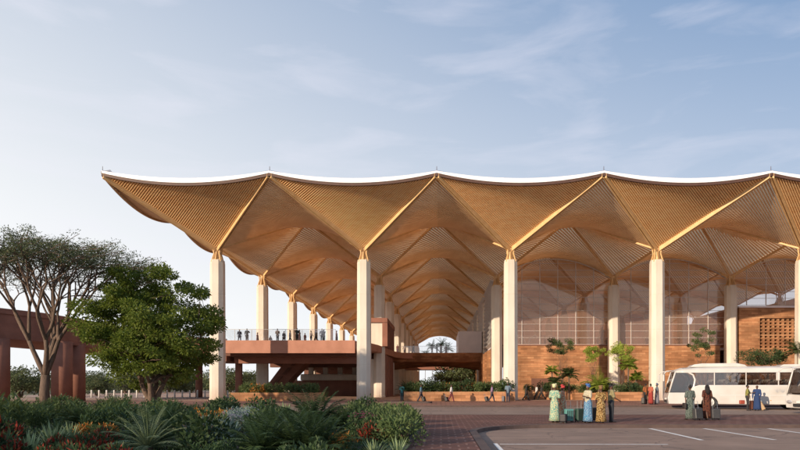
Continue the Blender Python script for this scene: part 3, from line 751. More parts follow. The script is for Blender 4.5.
for k in range(len(near) - 1):
    a = 4 * k; b = a + 4; g.f += [(a, a + 1, b + 1, b), (a + 1, a + 2, b + 2, b + 1), (a + 2, a + 3, b + 3, b + 2), (a + 3, a, b, b + 3)]
g.f += [(0, 3, 2, 1), (28, 29, 30, 31)]
g.build('road_beam', M['terra'], vd)
g = MB()
for k, (a, b) in enumerate(zip(near, far)):
    d = (Vector(b) - Vector(a)).normalized() * .35; a = Vector(a) - d * .3
    g.v += [(a.x, a.y, a.z + .003), (a.x, a.y, a.z + .5), (a.x + d.x, a.y + d.y, a.z + .5), (a.x + d.x, a.y + d.y, a.z + .003)]
for k in range(len(near) - 1):
    a = 4 * k; b = a + 4; g.f += [(a, b, b + 1, a + 1)[::-1], (a + 1, b + 1, b + 2, a + 2)[::-1], (a + 2, b + 2, b + 3, a + 3)[::-1]]
g.build('parapet', M['terra'], vd)
# bollards
bp_ = None
for k in range(20):
    x = -46.2 + 1.0 * k
    if bp_ is None:
        bp_ = thing('bollard', (x, 78, 0.1), 'short white bollard in the line behind the trees', 'bollard', 'white bollards behind the trees')
        g = MB(); g.lathe([(.10, 0), (.10, .95), (.085, 1.0), (.04, 1.02)], 12); g.build('post', M['whitem'], bp_, local=True, smooth=True)
        g = MB(); g.lathe([(.16, 0), (.16, .04)], 12); g.build('base_plate', M['steel'], bp_, local=True)
    else: dup(bp_, (x, 78, 0.1))
# planters
def planter(x0, x1, y0, y1, h, lab, m='laterite'):
    t = thing('planter', ((x0 + x1) / 2, (y0 + y1) / 2, 0.12), lab, 'planter', 'stone planters before the terminal')
    g = MB(); w = .3
    g.span(x0, x1, y0, y0 + w, .12, .12 + h); g.span(x0, x1, y1 - w, y1, .12, .12 + h); g.span(x0, x0 + w, y0 + w, y1 - w, .12, .12 + h); g.span(x1 - w, x1, y0 + w, y1 - w, .12, .12 + h)
    g.build('wall', M[m], t)
    g = MB(); g.span(x0 + w, x1 - w, y0 + w, y1 - w, .12, .12 + h - .12); g.build('soil', M['soil'], t); return t
planter(-21.6, -12.4, 60.2, 63.0, .85, 'long laterite planter in front of the elevated deck')
planter(PX(404, 60), PX(515, 60), 60, 63.0, .95, 'long laterite planter across the nave opening')
planter(PX(527, 66), PX(573, 66), 66, 69, .9, 'laterite planter left of the green palms')
planter(PX(576, 64), PX(612, 64), 64.3, 67.5, .8, 'laterite planter under the tallest palms')
planter(PX(616, 60), PX(646, 60), 61, 64, .9, 'laterite planter beside the fourth front column')
planter(PX(668, 66), PX(800, 66), 66, 69, .9, 'laterite planter behind the coaches')
# ------------------------------------------------------------------ vegetation
def rvec(rng, s=1.0): return Vector((rng.gauss(0, s), rng.gauss(0, s), rng.gauss(0, s)))
def clump_leaves(mb, rng, c, rad, n, ls, lw, flat=0.7, out=None):
    for _ in range(n):
        d = rvec(rng).normalized(); r = rad * (rng.random() ** 0.45)
        p = c + Vector((d.x * r, d.y * r, d.z * r * flat))
        dd = (d + rvec(rng, .5) + Vector((0, 0, -.15))).normalized()
        mb.leaf(p, dd, ls * rng.uniform(.7, 1.3), lw * rng.uniform(.8, 1.2), rvec(rng))
def limb(mb, rng, a, b, r0, r1, wig=0.12, n=5):
    a = Vector(a); b = Vector(b); L_ = (b - a).length; pts = []
    for i in range(n + 1):
        t = i / n; p = a.lerp(b, t)
        if 0 < i < n: p = p + rvec(rng, wig * L_ * .18)
        p.z += math.sin(PI * t) * L_ * .05
        pts.append(p)
    mb.tube(pts, [r0 + (r1 - r0) * (i / n) for i in range(n + 1)], 7); return pts
def dense_tree(name, loc, label, cr, ch, zlow, trunk_h, nclump, nleaf, ls, lmat, seed, r_tr=.28, group=None, crad=.95, trunkpts=None):
    rng = random.Random(seed); random.seed(seed)
    t = thing(name, loc, label, 'tree', group)
    tr = MB(); fo = MB()
    forks = []
    for k in range(4):
        a = 2 * PI * k / 4 + rng.random(); forks.append(Vector((math.cos(a) * cr * .16, math.sin(a) * cr * .16, trunk_h)))
    for f in forks: limb(tr, rng, (f.x * .12, f.y * .12, -.1), f, r_tr, r_tr * .6, .15)
    tr.tube([(0, 0, -.1), (0, 0, trunk_h * .45)], [r_tr * 1.5, r_tr * 1.05], 12)
    zc = (zlow + ch) / 2; hz = (ch - zlow) / 2
    clumps = []
    while len(clumps) < nclump:
        d = rvec(rng).normalized(); r = rng.random() ** .36
        lob = 1 + .13 * math.sin(3 * math.atan2(d.y, d.x) + seed) * (1 - abs(d.z)) + .05 * math.sin(5 * d.z + 2 * d.x * seed)
        w_ = 1.0 if d.z < 0 else 1.0 - .0 * d.z
        p = Vector((d.x * cr * r * lob * w_, d.y * cr * r * lob * w_, zc - hz * .12 + d.z * hz * r * (1.1 if d.z > 0 else .9)))
        if p.z < zlow + .2: continue
        if p.z < trunk_h + .6 and math.hypot(p.x, p.y) < cr * .28: continue
        clumps.append(p)
    mains = []
    for k in range(13):
        c = clumps[(k * 7) % len(clumps)]; f = forks[k % 4]
        pts = limb(tr, rng, f, f.lerp(c, .8), r_tr * .5, r_tr * .12, .2, 6); mains += pts[2:]
    for c in clumps:
        m_ = min(mains, key=lambda q: (q - c).length + (2 if q.z > c.z + .5 else 0)); limb(tr, rng, m_, c, r_tr * .12, .012, .2, 3)
        clump_leaves(fo, rng, c, crad * rng.uniform(.6, 1.2), nleaf, ls, ls * .5, .55)
    tr.build('trunk', M['bark'], t, local=True, smooth=True); fo.build('crown', L[lmat], t, local=True)
    return t
def acacia(loc, label, seed):
    rng = random.Random(seed); random.seed(seed)
    t = thing('acacia_tree', loc, label, 'tree'); tr = MB(); fo = MB(); tips = []
    def rec(p, d, r, L_, dep):
        n_ = 4; pts = [p]; q = p.copy(); dd = d.copy()
        for i in range(n_):
            dd = (dd + rvec(rng, .07) + Vector((0, 0, .05 if dep < 3 else 0.0))).normalized(); q = q + dd * (L_ / n_); pts.append(q.copy())
        tr.tube(pts, [r * (1 - .32 * i / n_) for i in range(n_ + 1)], 7 if dep < 3 else 5, cap=dep == 0)
        if dep >= 6 or q.z > 12.4: tips.append((q, dd)); return
        if dep >= 4: tips.append((pts[2], dd))
        k = 2 if rng.random() < .75 else 3
        a0 = rng.random() * 2 * PI
        for j in range(k):
            a = a0 + 2 * PI * j / k + rng.uniform(-.4, .4)
            sp = .42 if dep < 2 else .50
            side = Vector((math.cos(a), math.sin(a), 0)); nd = (dd + side * sp * rng.uniform(.75, 1.3)).normalized()
            hmax = 12.2 - .09 * (q.x ** 2 + q.y ** 2)
            if q.z > hmax - 1.2: nd.z *= .35
            nd.normalize()
            rec(q, nd, r * .66, L_ * rng.uniform(.74, .92), dep + 1)
    tr.tube([(0, 0, -.1), (-.05, 0, 1.2), (.05, 0, 2.5)], [.42, .33, .30], 12)
    base = Vector((.05, 0, 2.4))
    for a, sp in ((.4, .35), (2.3, .42), (3.6, .45), (5.4, .38), (1.3, .15)):
        rec(base, Vector((math.cos(a) * sp, math.sin(a) * sp, 1)).normalized(), .21, 2.9, 0)
    for q, dd in tips:
        m_ = rng.choice([0, 1, 1, 2])
        if q.z < 6.8: continue
        for _ in range(m_):
            c = q + Vector((rng.gauss(0, .30), rng.gauss(0, .30), rng.gauss(0, .14)))
            clump_leaves(fo, rng, c, .42, 30, .16, .05, .5)
    tr.build('trunk', M['bark'], t, local=True, smooth=True); fo.build('crown', L['acacia'], t, local=True); return t
acacia((PX(45, 45), 45, .0), 'tall bare-branched acacia with a sparse flat crown at the left edge', 6)
dense_tree('leafy_tree', (PX(153, 46), 46, 0), 'big round leafy green tree left of the leftmost front column', 5.0, 11.3, 1.5, 1.9, 215, 270, .23, 'dense', 4, r_tr=.27, crad=.92)

# distant and middle trees (shared meshes)
def bush_tree(label, seed, lmat, cr, ch, nl=60, nc=70, group='trees on the horizon'):
    return dense_tree('background_tree', (0, 0, 0), label, cr, ch, .4, 1.4, nc, nl, .34, lmat, seed, r_tr=.18, group=group, crad=1.0)
protoA = bush_tree('hazy bushy tree on the horizon line', 11, 'far', 4.2, 6.5)
protoB = bush_tree('hazy bushy tree on the horizon line', 12, 'far', 3.4, 5.2)
used = [0, 0]
rng = random.Random(5)
hz = []
for k in range(40):
    px = -30 + k * 7.2 + rng.uniform(-3, 3); hz.append((px, rng.uniform(125, 190), rng.uniform(.7, 1.15)))
for k, (px, d, s_) in enumerate(hz):
    p = (protoA, protoB)[k % 2]; loc = (PX(px, d), d, 0); rz = rng.uniform(0, 6)
    if not used[k % 2]: used[k % 2] = 1; p.location = loc; p.rotation_euler.z = rz; p.scale = (s_,) * 3
    else: dup(p, loc, rz, scale=s_)
for px, d, s_, lab in ((20, 78, .85, 'bushy dark tree seen between the two left terracotta piers'), (97, 92, .7, 'bushy tree low behind the bollards, left of the leafy tree'),
                       (226, 100, .95, 'bushy tree seen under the deck right of the leftmost front column'), (248, 112, .9, 'bushy tree seen under the deck beside the second-row column'),
                       (462, 122, 1.5, 'round green tree seen under the nave bridge, right one'), (449, 150, 1.2, 'round green tree seen under the nave bridge, left one')):
    c = dup(protoB, (PX(px, d), d, 0), rng.uniform(0, 6), lab, s_, 'bushy trees seen past the piers')
    for ch in children(c):
        if ch.name.startswith('crown'):
            ch.data = ch.data.copy() if False else ch.data
# ---- fronds
def frond(mb, rng, base, az, elev, L_, nl, ll, lw, droop=.9, st=None):
    p = Vector(base); d = Vector((math.cos(az) * math.cos(elev), math.sin(az) * math.cos(elev), math.sin(elev))); n_ = 10; pts = [p.copy()]
    for i in range(n_):
        p = p + d * (L_ / n_); d = (d + Vector((0, 0, -droop / n_ * (.4 + 1.2 * i / n_)))).normalized(); pts.append(p.copy())
    (st or mb).tube(pts, [L_ * .012 * (1 - .8 * i / n_) for i in range(n_ + 1)], 4, cap=False)
    for k in range(nl):
        t = .12 + .88 * k / nl; f = t * n_; i = min(n_ - 1, int(f)); q = pts[i].lerp(pts[i + 1], f - i); dd = (pts[i + 1] - pts[i]).normalized()
        side = dd.cross(Vector((0, 0, 1)));
        if side.length < .01: side = Vector((math.sin(az), -math.cos(az), 0))
        side.normalize(); ln = ll * math.sin(PI * (.12 + .83 * t)) ** .7
        for s_ in (-1, 1):
            ld = (side * s_ + dd * .65 + Vector((0, 0, -.12)) + rvec(rng, .06)).normalized()
            mb.leaf(q, ld, ln, lw, Vector((0, 0, 1)), bend=ln * .12)
def strap(mb, rng, az, elev, L_, w, droop):
    p = Vector((math.cos(az) * .04, math.sin(az) * .04, 0)); d = Vector((math.cos(az) * math.cos(elev), math.sin(az) * math.cos(elev), math.sin(elev)))
    side = Vector((-math.sin(az), math.cos(az), 0)); n_ = 5; o = len(mb.v)
    for i in range(n_ + 1):
        ww = w * (math.sin(PI * min(1, .25 + .75 * i / n_)) ** .6 if i < n_ else .03) / 2
        mb.v += [tuple(p - side * ww), tuple(p + side * ww)]
        p = p + d * (L_ / n_); d = (d + Vector((0, 0, -droop / n_ * (i + 1) * .5))).normalized()
    for i in range(n_): a = o + 2 * i; mb.f.append((a, a + 1, a + 3, a + 2))
def rosette_mesh(seed, n, L_, w, droop, elo=.25, ehi=1.45):
    rng = random.Random(seed); mb = MB()
    for k in range(n):
        f = k / n; strap(mb, rng, k * 2.4 + rng.uniform(-.2, .2), elo + (ehi - elo) * f + rng.uniform(-.08, .08), L_ * rng.uniform(.75, 1.1), w, droop * (1.1 - f * .6))
    return mb
def shrub_mesh(seed, r, h, n, ls, lw, nst=7):
    rng = random.Random(seed); random.seed(seed); mb = MB(); st = MB()
    for k in range(nst):
        a = rng.uniform(0, 2 * PI); q = Vector((math.cos(a) * r * .6, math.sin(a) * r * .6, h * .75)); st.tube([(0, 0, 0), q * .5 + Vector((0, 0, .05)), q], [.02, .014, .006], 5)
    cs = []
    for k in range(16):
        d = rvec(rng).normalized(); cs.append((Vector((d.x * r * .75, d.y * r * .75, h * .5 + d.z * h * .40)), rng.uniform(.22, .38) * r * 1.3))
    for k in range(n):
        c, cr = cs[k % 16]; d = rvec(rng).normalized(); p = c + d * cr * rng.random() ** .4
        if p.z < .03: p.z = .03 + rng.random() * .1
        mb.leaf(p, (d + Vector((0, 0, .7)) + rvec(rng, .4)).normalized(), ls * rng.uniform(.7, 1.3), lw, rvec(rng))
    return mb, st
def upright_mesh(seed, r, h, n, ls, lw):
    """stems with leaves all along: reads as tall leafy perennial"""
    rng = random.Random(seed); random.seed(seed); mb = MB(); st = MB()
    for k in range(n):
        a = rng.uniform(0, 2 * PI); rr = r * math.sqrt(rng.random()); b = Vector((math.cos(a) * rr, math.sin(a) * rr, 0)); hh = h * rng.uniform(.65, 1.1)
        tp = b * 1.25 + Vector((rng.gauss(0, .05), rng.gauss(0, .05), hh)); st.tube([b * .6, tp], [.008, .004], 4, cap=False)
        for j in range(16):
            t = .2 + .8 * j / 16; p = (b * .6).lerp(tp, t); aa = j * 2.4 + k; el = .5 + .5 * t
            mb.leaf(p, Vector((math.cos(aa) * math.cos(el), math.sin(aa) * math.cos(el), math.sin(el))), ls * rng.uniform(.8, 1.2), lw, Vector((0, 0, 1)), bend=ls * .15)
    return mb, st
def flower_bits(seed, r, h, n, s_, zlo=.6):
    rng = random.Random(seed); random.seed(seed); mb = MB()
    for k in range(n):
        a = rng.uniform(0, 2 * PI); rr = r * math.sqrt(rng.random()); c = Vector((math.cos(a) * rr, math.sin(a) * rr, h * rng.uniform(zlo, 1.08) * (1 - .3 * rr / r)))
        for j in range(6):
            aa = j * PI / 3; mb.leaf(c, Vector((math.cos(aa), math.sin(aa), .5)), s_, s_ * .6, Vector((0, 0, 1)))
    return mb
def plant(nm, label, cat, group, parts):
    t = thing(nm, (0, 0, -50), label, cat, group)
    for pn, mb, mt in parts:
        if mb.v: mb.build(pn, mt, t, local=True)
    return t
PT = {}
def defp(key, nm, label, cat, group, parts): PT[key] = [plant(nm, label, cat, group, parts), False]
a, b = upright_mesh(1, .5, 1.1, 30, .27, .065); defp('tall', 'leafy_perennial', 'tall dark green leafy perennial packed in the garden bed', 'plant', 'tall leafy perennials', [('foliage', a, L['mid']), ('stem', b, L['dark'])])
a, b = upright_mesh(2, .6, .85, 30, .22, .07); defp('tall2', 'leafy_perennial', 'lower dark green leafy perennial packed in the garden bed', 'plant', 'lower leafy perennials', [('foliage', a, L['dark']), ('stem', b, L['dark'])])
a, b = shrub_mesh(3, .72, 1.0, 800, .16, .075); defp('shrub', 'rounded_shrub', 'dark rounded shrub with small leaves in the garden bed', 'shrub', 'dark rounded shrubs', [('foliage', a, L['dark']), ('stem', b, M['bark'])])
a, b = shrub_mesh(4, .65, .85, 1000, .13, .055); defp('hedge', 'rounded_shrub', 'mid green rounded shrub at the path end of the garden bed', 'shrub', 'mid green rounded shrubs', [('foliage', a, L['mid']), ('stem', b, M['bark'])])
a, b = shrub_mesh(5, .55, .6, 620, .17, .055); c = shrub_mesh(50, .5, .62, 420, .17, .06)[0]; defp('croton_r', 'croton_shrub', 'crimson and green croton shrub in the garden bed', 'shrub', 'crimson crotons', [('foliage', a, L['dark']), ('coloured_leaves', c, L['redleaf']), ('stem', b, M['bark'])])
a, b = shrub_mesh(6, .55, .6, 520, .16, .055); c = shrub_mesh(51, .55, .65, 520, .16, .055)[0]; defp('croton_o', 'croton_shrub', 'orange leaved croton shrub in the garden bed', 'shrub', 'orange crotons', [('foliage', a, L['mid']), ('coloured_leaves', c, L['orange']), ('stem', b, M['bark'])])
a, b = shrub_mesh(7, .55, .55, 520, .14, .05); c = shrub_mesh(52, .5, .6, 520, .13, .05)[0]; defp('croton_y', 'croton_shrub', 'golden yellow croton shrub in the garden bed', 'shrub', 'golden crotons', [('foliage', a, L['mid']), ('coloured_leaves', c, L['yellow']), ('stem', b, M['bark'])])
defp('agave', 'agave', 'blue green agave rosette in the garden bed', 'plant', 'agave rosettes', [('leaf_rosette', rosette_mesh(8, 34, .62, .075, .5), L['blue'])])
defp('yucca', 'yucca', 'spiky pale sage yucca in the garden bed', 'plant', 'spiky yuccas', [('leaf_rosette', rosette_mesh(9, 60, .85, .06, .35), L['pale'])])
defp('lily', 'strap_leaf_lily', 'green strap leaved lily clump in the garden bed', 'plant', 'strap leaved lilies', [('leaf_rosette', rosette_mesh(10, 46, .75, .06, 1.5), L['mid'])])
defp('tuft', 'grass_tuft', 'straw coloured ornamental grass tuft at the front of the bed', 'grass tuft', 'ornamental grass tufts', [('blades', rosette_mesh(11, 240, .62, .012, 1.1, .45, 1.5), L['straw'])])
a, b = shrub_mesh(12, .7, .75, 900, .13, .04); c = flower_bits(12, .65, .85, 90, .07, .7); defp('silver', 'flowering_shrub', 'shrub with silvery lilac flowers in the garden bed', 'shrub', 'silvery lilac flowering shrubs', [('foliage', a, L['blue']), ('flowers', c, L['silver']), ('stem', b, M['bark'])])
a, b = shrub_mesh(13, .6, .8, 900, .12, .045); c = flower_bits(13, .5, .95, 26, .06, .85); defp('pinkf', 'flowering_shrub', 'shrub with a few pink flowers near the path end', 'shrub', 'pink flowering shrubs', [('foliage', a, L['dark']), ('flowers', c, L['pink']), ('stem', b, M['bark'])])
rng2 = random.Random(14); random.seed(14); mb = MB()
for k in range(30): frond(mb, rng2, (0, 0, .25), k * 2.4, .15 + 1.25 * k / 30, 1.35, 30, .24, .022, 1.0)
st = MB(); st.lathe([(.14, 0), (.16, .15), (.10, .3)], 10)
defp('cycad', 'cycad', 'large cycad with arching feathery fronds in the garden bed', 'plant', 'cycads', [('fronds', mb, L['pale']), ('stem', st, M['bark'])])
random.seed(15); mb = MB()
for k in range(26): frond(mb, rng2, (0, 0, .1), k * 2.4, .35 + 1.0 * k / 26, 1.1, 26, .26, .04, 1.2)
defp('fern', 'fern', 'dark arching fern in the garden bed', 'fern', 'dark ferns', [('fronds', mb, L['dark'])])
def put(key, x, y, s_=1.0, rz=None, label=None, z=.15, group=None):
    p, u = PT[key][0], PT[key][1]; rz = rng.uniform(0, 6.28) if rz is None else rz
    if not u:
        PT[key][1] = True; o = p; o.location = (x, y, z); o.rotation_euler.z = rz; o.scale = (s_,) * 3
        PT[key].append(p['label'])
    else: o = dup(p, (x, y, z), rz, PT[key][2], s_)
    if label: o['label'] = label; 
    return o
def inbed(x, y):
    c = False; n_ = len(bed); j = n_ - 1
    for i in range(n_):
        if (bed[i][1] > y) != (bed[j][1] > y) and x < (bed[j][0] - bed[i][0]) * (y - bed[i][1]) / (bed[j][1] - bed[i][1]) + bed[i][0]: c = not c
        j = i
    return c
taken = []
def free(x, y, r): return all((x - a) ** 2 + (y - b) ** 2 > (r * .5 + c * .5) ** 2 for a, b, c in taken)
def feat(key, px, d, s_=1.0, label=None):
    x = PX(px, d); taken.append((x, d, 1.0 * s_)); return put(key, x, d, s_, label=label)
feat('cycad', 148, 12.6, .74, 'large pale cycad at the front centre of the garden bed')
feat('yucca', 30, 12.5, .7); feat('yucca', 52, 14.0, .8); feat('lily', 8, 13, .8); feat('yucca', 70, 15.5, .7)
for px, d in ((45, 9.8), (66, 10.6), (82, 12.2), (96, 12.8), (112, 10.2), (60, 12.2), (105, 14.5), (78, 10.0)): feat('croton_r', px, d, .62)
for px, d in ((22, 9.6), (37, 9.4), (108, 9.6)): feat('croton_y', px, d, .42)
for px, d in ((88, 17), (104, 16.5)): feat('croton_o', px, d, .55)
for px, d in ((196, 9.6), (203, 9.8), (211, 9.6), (236, 9.0), (246, 9.2)): feat('tuft', px, d, .62)
for px, d in ((196, 15), (208, 17), (220, 18.5), (202, 20), (188, 18.5), (231, 16.5), (214, 14.5)): feat('agave', px, d, 1.05)
for px, d in ((236, 21), (246, 20), (252, 22), (242, 18.5)): feat('silver', px, d, .85)
for px, d in ((205, 23), (216, 22), (198, 25), (226, 24)): feat('croton_o', px, d, .7)
for px, d in ((262, 12), (285, 13), (300, 12), (270, 16), (292, 17), (320, 12), (310, 15), (350, 19), (160, 17), (180, 16), (172, 21)): feat('fern', px, d, .9)
feat('fern', 314, 19, 1.35, 'tallest dark fern standing up in the middle of the bed')
for px, d in ((332, 13.5), (345, 14.5), (337, 12.2)): feat('croton_o', px, d, .5)
for px, d in ((374, 12.2), (398, 12.4)): feat('yucca', px, d, .55, 'spiky pale yucca near the path, %s of the two at the bed end' % ('left' if px < 380 else 'right'))
for px, d in ((362, 17.5), (370, 17)): feat('pinkf', px, d, .85)
for px, d in ((372, 15.5), (380, 16), (366, 19.5)): feat('croton_r', px, d, .7)
for px, d in ((392, 17), (402, 18), (400, 21), (388, 21), (403, 16.5), (396, 24), (380, 24.5), (384, 18.5), (398, 19), (403, 15)): feat('hedge', px, d, .9)
for px, d in ((262, 20), (280, 22), (270, 24)): feat('lily', px, d, .9)
y = 8.6
while y < 33:
    x = -.80 * y - 1.5
    while x < -1.0 - .035 * y:
        xx = x + rng.uniform(-.35, .35); yy = y + rng.uniform(-.35, .35)
        if inbed(xx + .5, yy) and inbed(xx, yy + .5) and free(xx, yy, 1.1):
            px = VX + xx * F / yy
            if yy > 17 and px < 125: k_ = rng.choice(['tall', 'tall', 'tall', 'tall2', 'lily', 'shrub', 'fern'])
            elif px < 125: k_ = rng.choice(['tall2', 'lily', 'yucca', 'croton_r', 'croton_r', 'shrub'])
            elif px > 330: k_ = rng.choice(['hedge', 'hedge', 'shrub', 'tall2', 'fern'])
            else: k_ = rng.choice(['tall2', 'shrub', 'lily', 'fern', 'shrub', 'tall', 'agave', 'yucca'])
            hs = .62 if yy < 12 else (.75 if yy < 17 else .92)
            if yy > 20: hs *= .80
            if any(abs(px - fp) < fw and fd - 5 < yy < fd + .8 for fp, fd, fw in ((148, 12.6, 32), (30, 12.5, 14), (52, 14, 14), (70, 15.5, 12), (374, 12.2, 14), (398, 12.4, 14), (45, 10, 20), (75, 11, 22), (100, 12.5, 18))): hs *= .45; k_ = rng.choice(['tall2', 'lily'])
            put(k_, xx, yy, hs * rng.uniform(.78, 1.25)); taken.append((xx, yy, 1.0))
        x += 1.12 if y > 12 else .9
    y += 1.12 if y > 12 else .85
# ground cover: uncountable small leaves over the soil
random.seed(3); gc = MB(); r3 = random.Random(3)
for k in range(26000):
    yy = 8 + 25 * r3.random() ** .8; xx = -.85 * yy + (.85 * yy - .9) * r3.random()
    if not inbed(xx, yy): continue
    p = Vector((xx, yy, .17 + r3.random() * .10)); gc.leaf(p, Vector((r3.gauss(0, 1), r3.gauss(0, 1), 1.1)), .15, .05, rvec(r3))
tag(gc.build('ground_cover', L['dark'], origin=(-10, 18, .17)), 'low dark ground cover between the garden plants', 'ground cover', kind='stuff')
# planters' plants
for k in range(13):
    put(('croton_o' if k in (2, 3) else 'croton_r' if k in (4,) else 'lily' if k % 3 == 0 else 'hedge'), -20.9 + 8.0 * k / 12, 61.6 + rng.uniform(-.3, .3), 1.25, z=.85, label=None)['label'] = '%s plant from the left in the planter under the elevated deck' % ORD[k]
for k in range(16):
    put(('croton_o' if k in (6, 10) else 'croton_r' if k in (8,) else 'fern' if k % 4 == 0 else 'shrub' if k % 3 == 0 else 'hedge'), PX(407, 61) + 10.3 * k / 15, 61.6 + rng.uniform(-.3, .3), 1.25, z=.95)['label'] = '%s plant from the left in the nave planter' % ORD[k]
for nm, (xa, xb, yy, n_) in {'left of the green palms': (527, 573, 67.5, 7), 'under the tallest palms': (577, 611, 66, 6), 'beside the fourth front column': (617, 645, 62.5, 5), 'behind the coaches': (670, 745, 67.5, 9)}.items():
    for k in range(n_):
        put(('hedge', 'lily', 'shrub')[k % 3], PX(xa + 3 + (xb - xa - 6) * k / (n_ - 1), yy), yy, 1.1, z=.85)['label'] = '%s plant from the left in the planter %s' % (ORD[k], nm)
# palms in front of the laterite wall
def palm(loc, trunk_h, nf, fl, lab, lm='bright', lean=0.0, seed=0, cat='palm', wid=.075, ll=.55, nlf=26):
    r_ = random.Random(seed); random.seed(seed); t = thing('palm_tree', loc, lab, cat)
    tr = MB(); tr.tube([(0, 0, -.1), (lean * .4, 0, trunk_h * .5), (lean, 0, trunk_h)], [.13, .09, .08], 8)
    fo = MB()
    for k in range(nf): frond(fo, r_, (lean, 0, trunk_h), k * 2.4 + r_.gauss(0, .3), .0 + 1.25 * k / nf + r_.gauss(0, .15), fl * r_.uniform(.6, 1.2), nlf, ll, wid, 1.3)
    tr.build('trunk', M['bark'], t, local=True, smooth=True); fo.build('crown', L[lm], t, local=True); return t
D = 65
def pz(py, d): return (HY - py) * d / F + EYE
dense_tree('young_tree', (PX(560, 70), 70, .12), 'dark feathery young tree in front of the glass, leftmost of its kind', 1.5, pz(336, 70) - .12, pz(357, 70) - .12, 1.6, 22, 150, .15, 'mid', 61, r_tr=.055, crad=.42)
dense_tree('young_tree', (PX(594, 70), 70, .12), 'thin yellow green young tree against the laterite wall', 1.45, pz(345, 70) - .12, pz(362, 70) - .12, 1.6, 22, 150, .15, 'bright', 62, r_tr=.055, crad=.42)
dense_tree('young_tree', (PX(622, 66), 66, .12), 'tallest bright green young tree before the second-row column', 1.35, pz(340, 66) - .12, pz(362, 66) - .12, 1.6, 22, 150, .15, 'bright', 63, r_tr=.055, crad=.42)
palm((PX(628, 63), 63, .12), pz(366, 63) - .12, 27, 1.15, 'middle sized palm right of the tallest bright palm', 'bright', .05, 4)
palm((PX(569, 66), 66, .12), pz(375, 66) - .12, 24, 1.15, 'low spreading palm beside the green headwrapped women', 'mid', .0, 5)
palm((PX(552, 66), 66, .12), pz(371, 66) - .12, 18, .9, 'small palm leftmost in the group before the wall', 'bright', .0, 6)
palm((PX(554, 64), 64, .12), pz(382, 64) - .12, 21, .8, 'smallest palm low in the left planter', 'mid', .0, 7)
palm((PX(599, 64), 64, .12), pz(386, 64) - .12, 30, 2.1, 'broad bushy palm with long arching yellow fronds behind the women', 'bright', .0, 8, ll=.5, nlf=28)
palm((PX(636, 64), 64, .12), pz(378, 64) - .12, 24, .9, 'small palm at the right of the palm group', 'bright', .0, 9)
dense_tree('young_tree', (PX(702, 68), 68, .12), 'light feathery young tree above the coach roof', 1.7, pz(325, 68) - .12, pz(358, 68) - .12, 1.6, 22, 150, .15, 'mid', 64, r_tr=.055, crad=.42)
palm((PX(798, 64), 64, .12), pz(352, 64) - .12, 27, 1.9, 'feathery palm at the right edge above the coaches', 'mid', .0, 11)
dense_tree('spreading_shrub_tree', (PX(763, 66), 66, .12), 'low wide dark shrub tree behind the coach roof before the lattice', 2.9, 5.6, 3.9, 1.2, 46, 110, .17, 'dark', 31, r_tr=.09, crad=.55)
for k, (px, d, h_) in enumerate(((432, 236, 17.0), (441, 240, 18.5), (447, 232, 16.0), (425, 250, 15.0))):
    palm((PX(px, d), d, 0), h_, 22, 3.4, 'tall palm far away in the sky opening of the nave, %s from the left' % ORD[(1, 2, 3, 0)[k]], 'dark', .3, 20 + k, wid=.2, ll=.9, nlf=16)
# unseen trees added left of and behind the viewpoint to shade the garden
for k, (x, y_, s_) in enumerate(((-45, -4, 1.0), (-36, -16, 1.1))):
    c = dup(bpy.data.objects['leafy_tree'], (x, y_, 0), k * 1.3, 'unseen leafy tree added for shade left of the viewpoint, %s nearest the path' % ORD[k], s_, 'unseen trees added for shade beside the viewpoint')
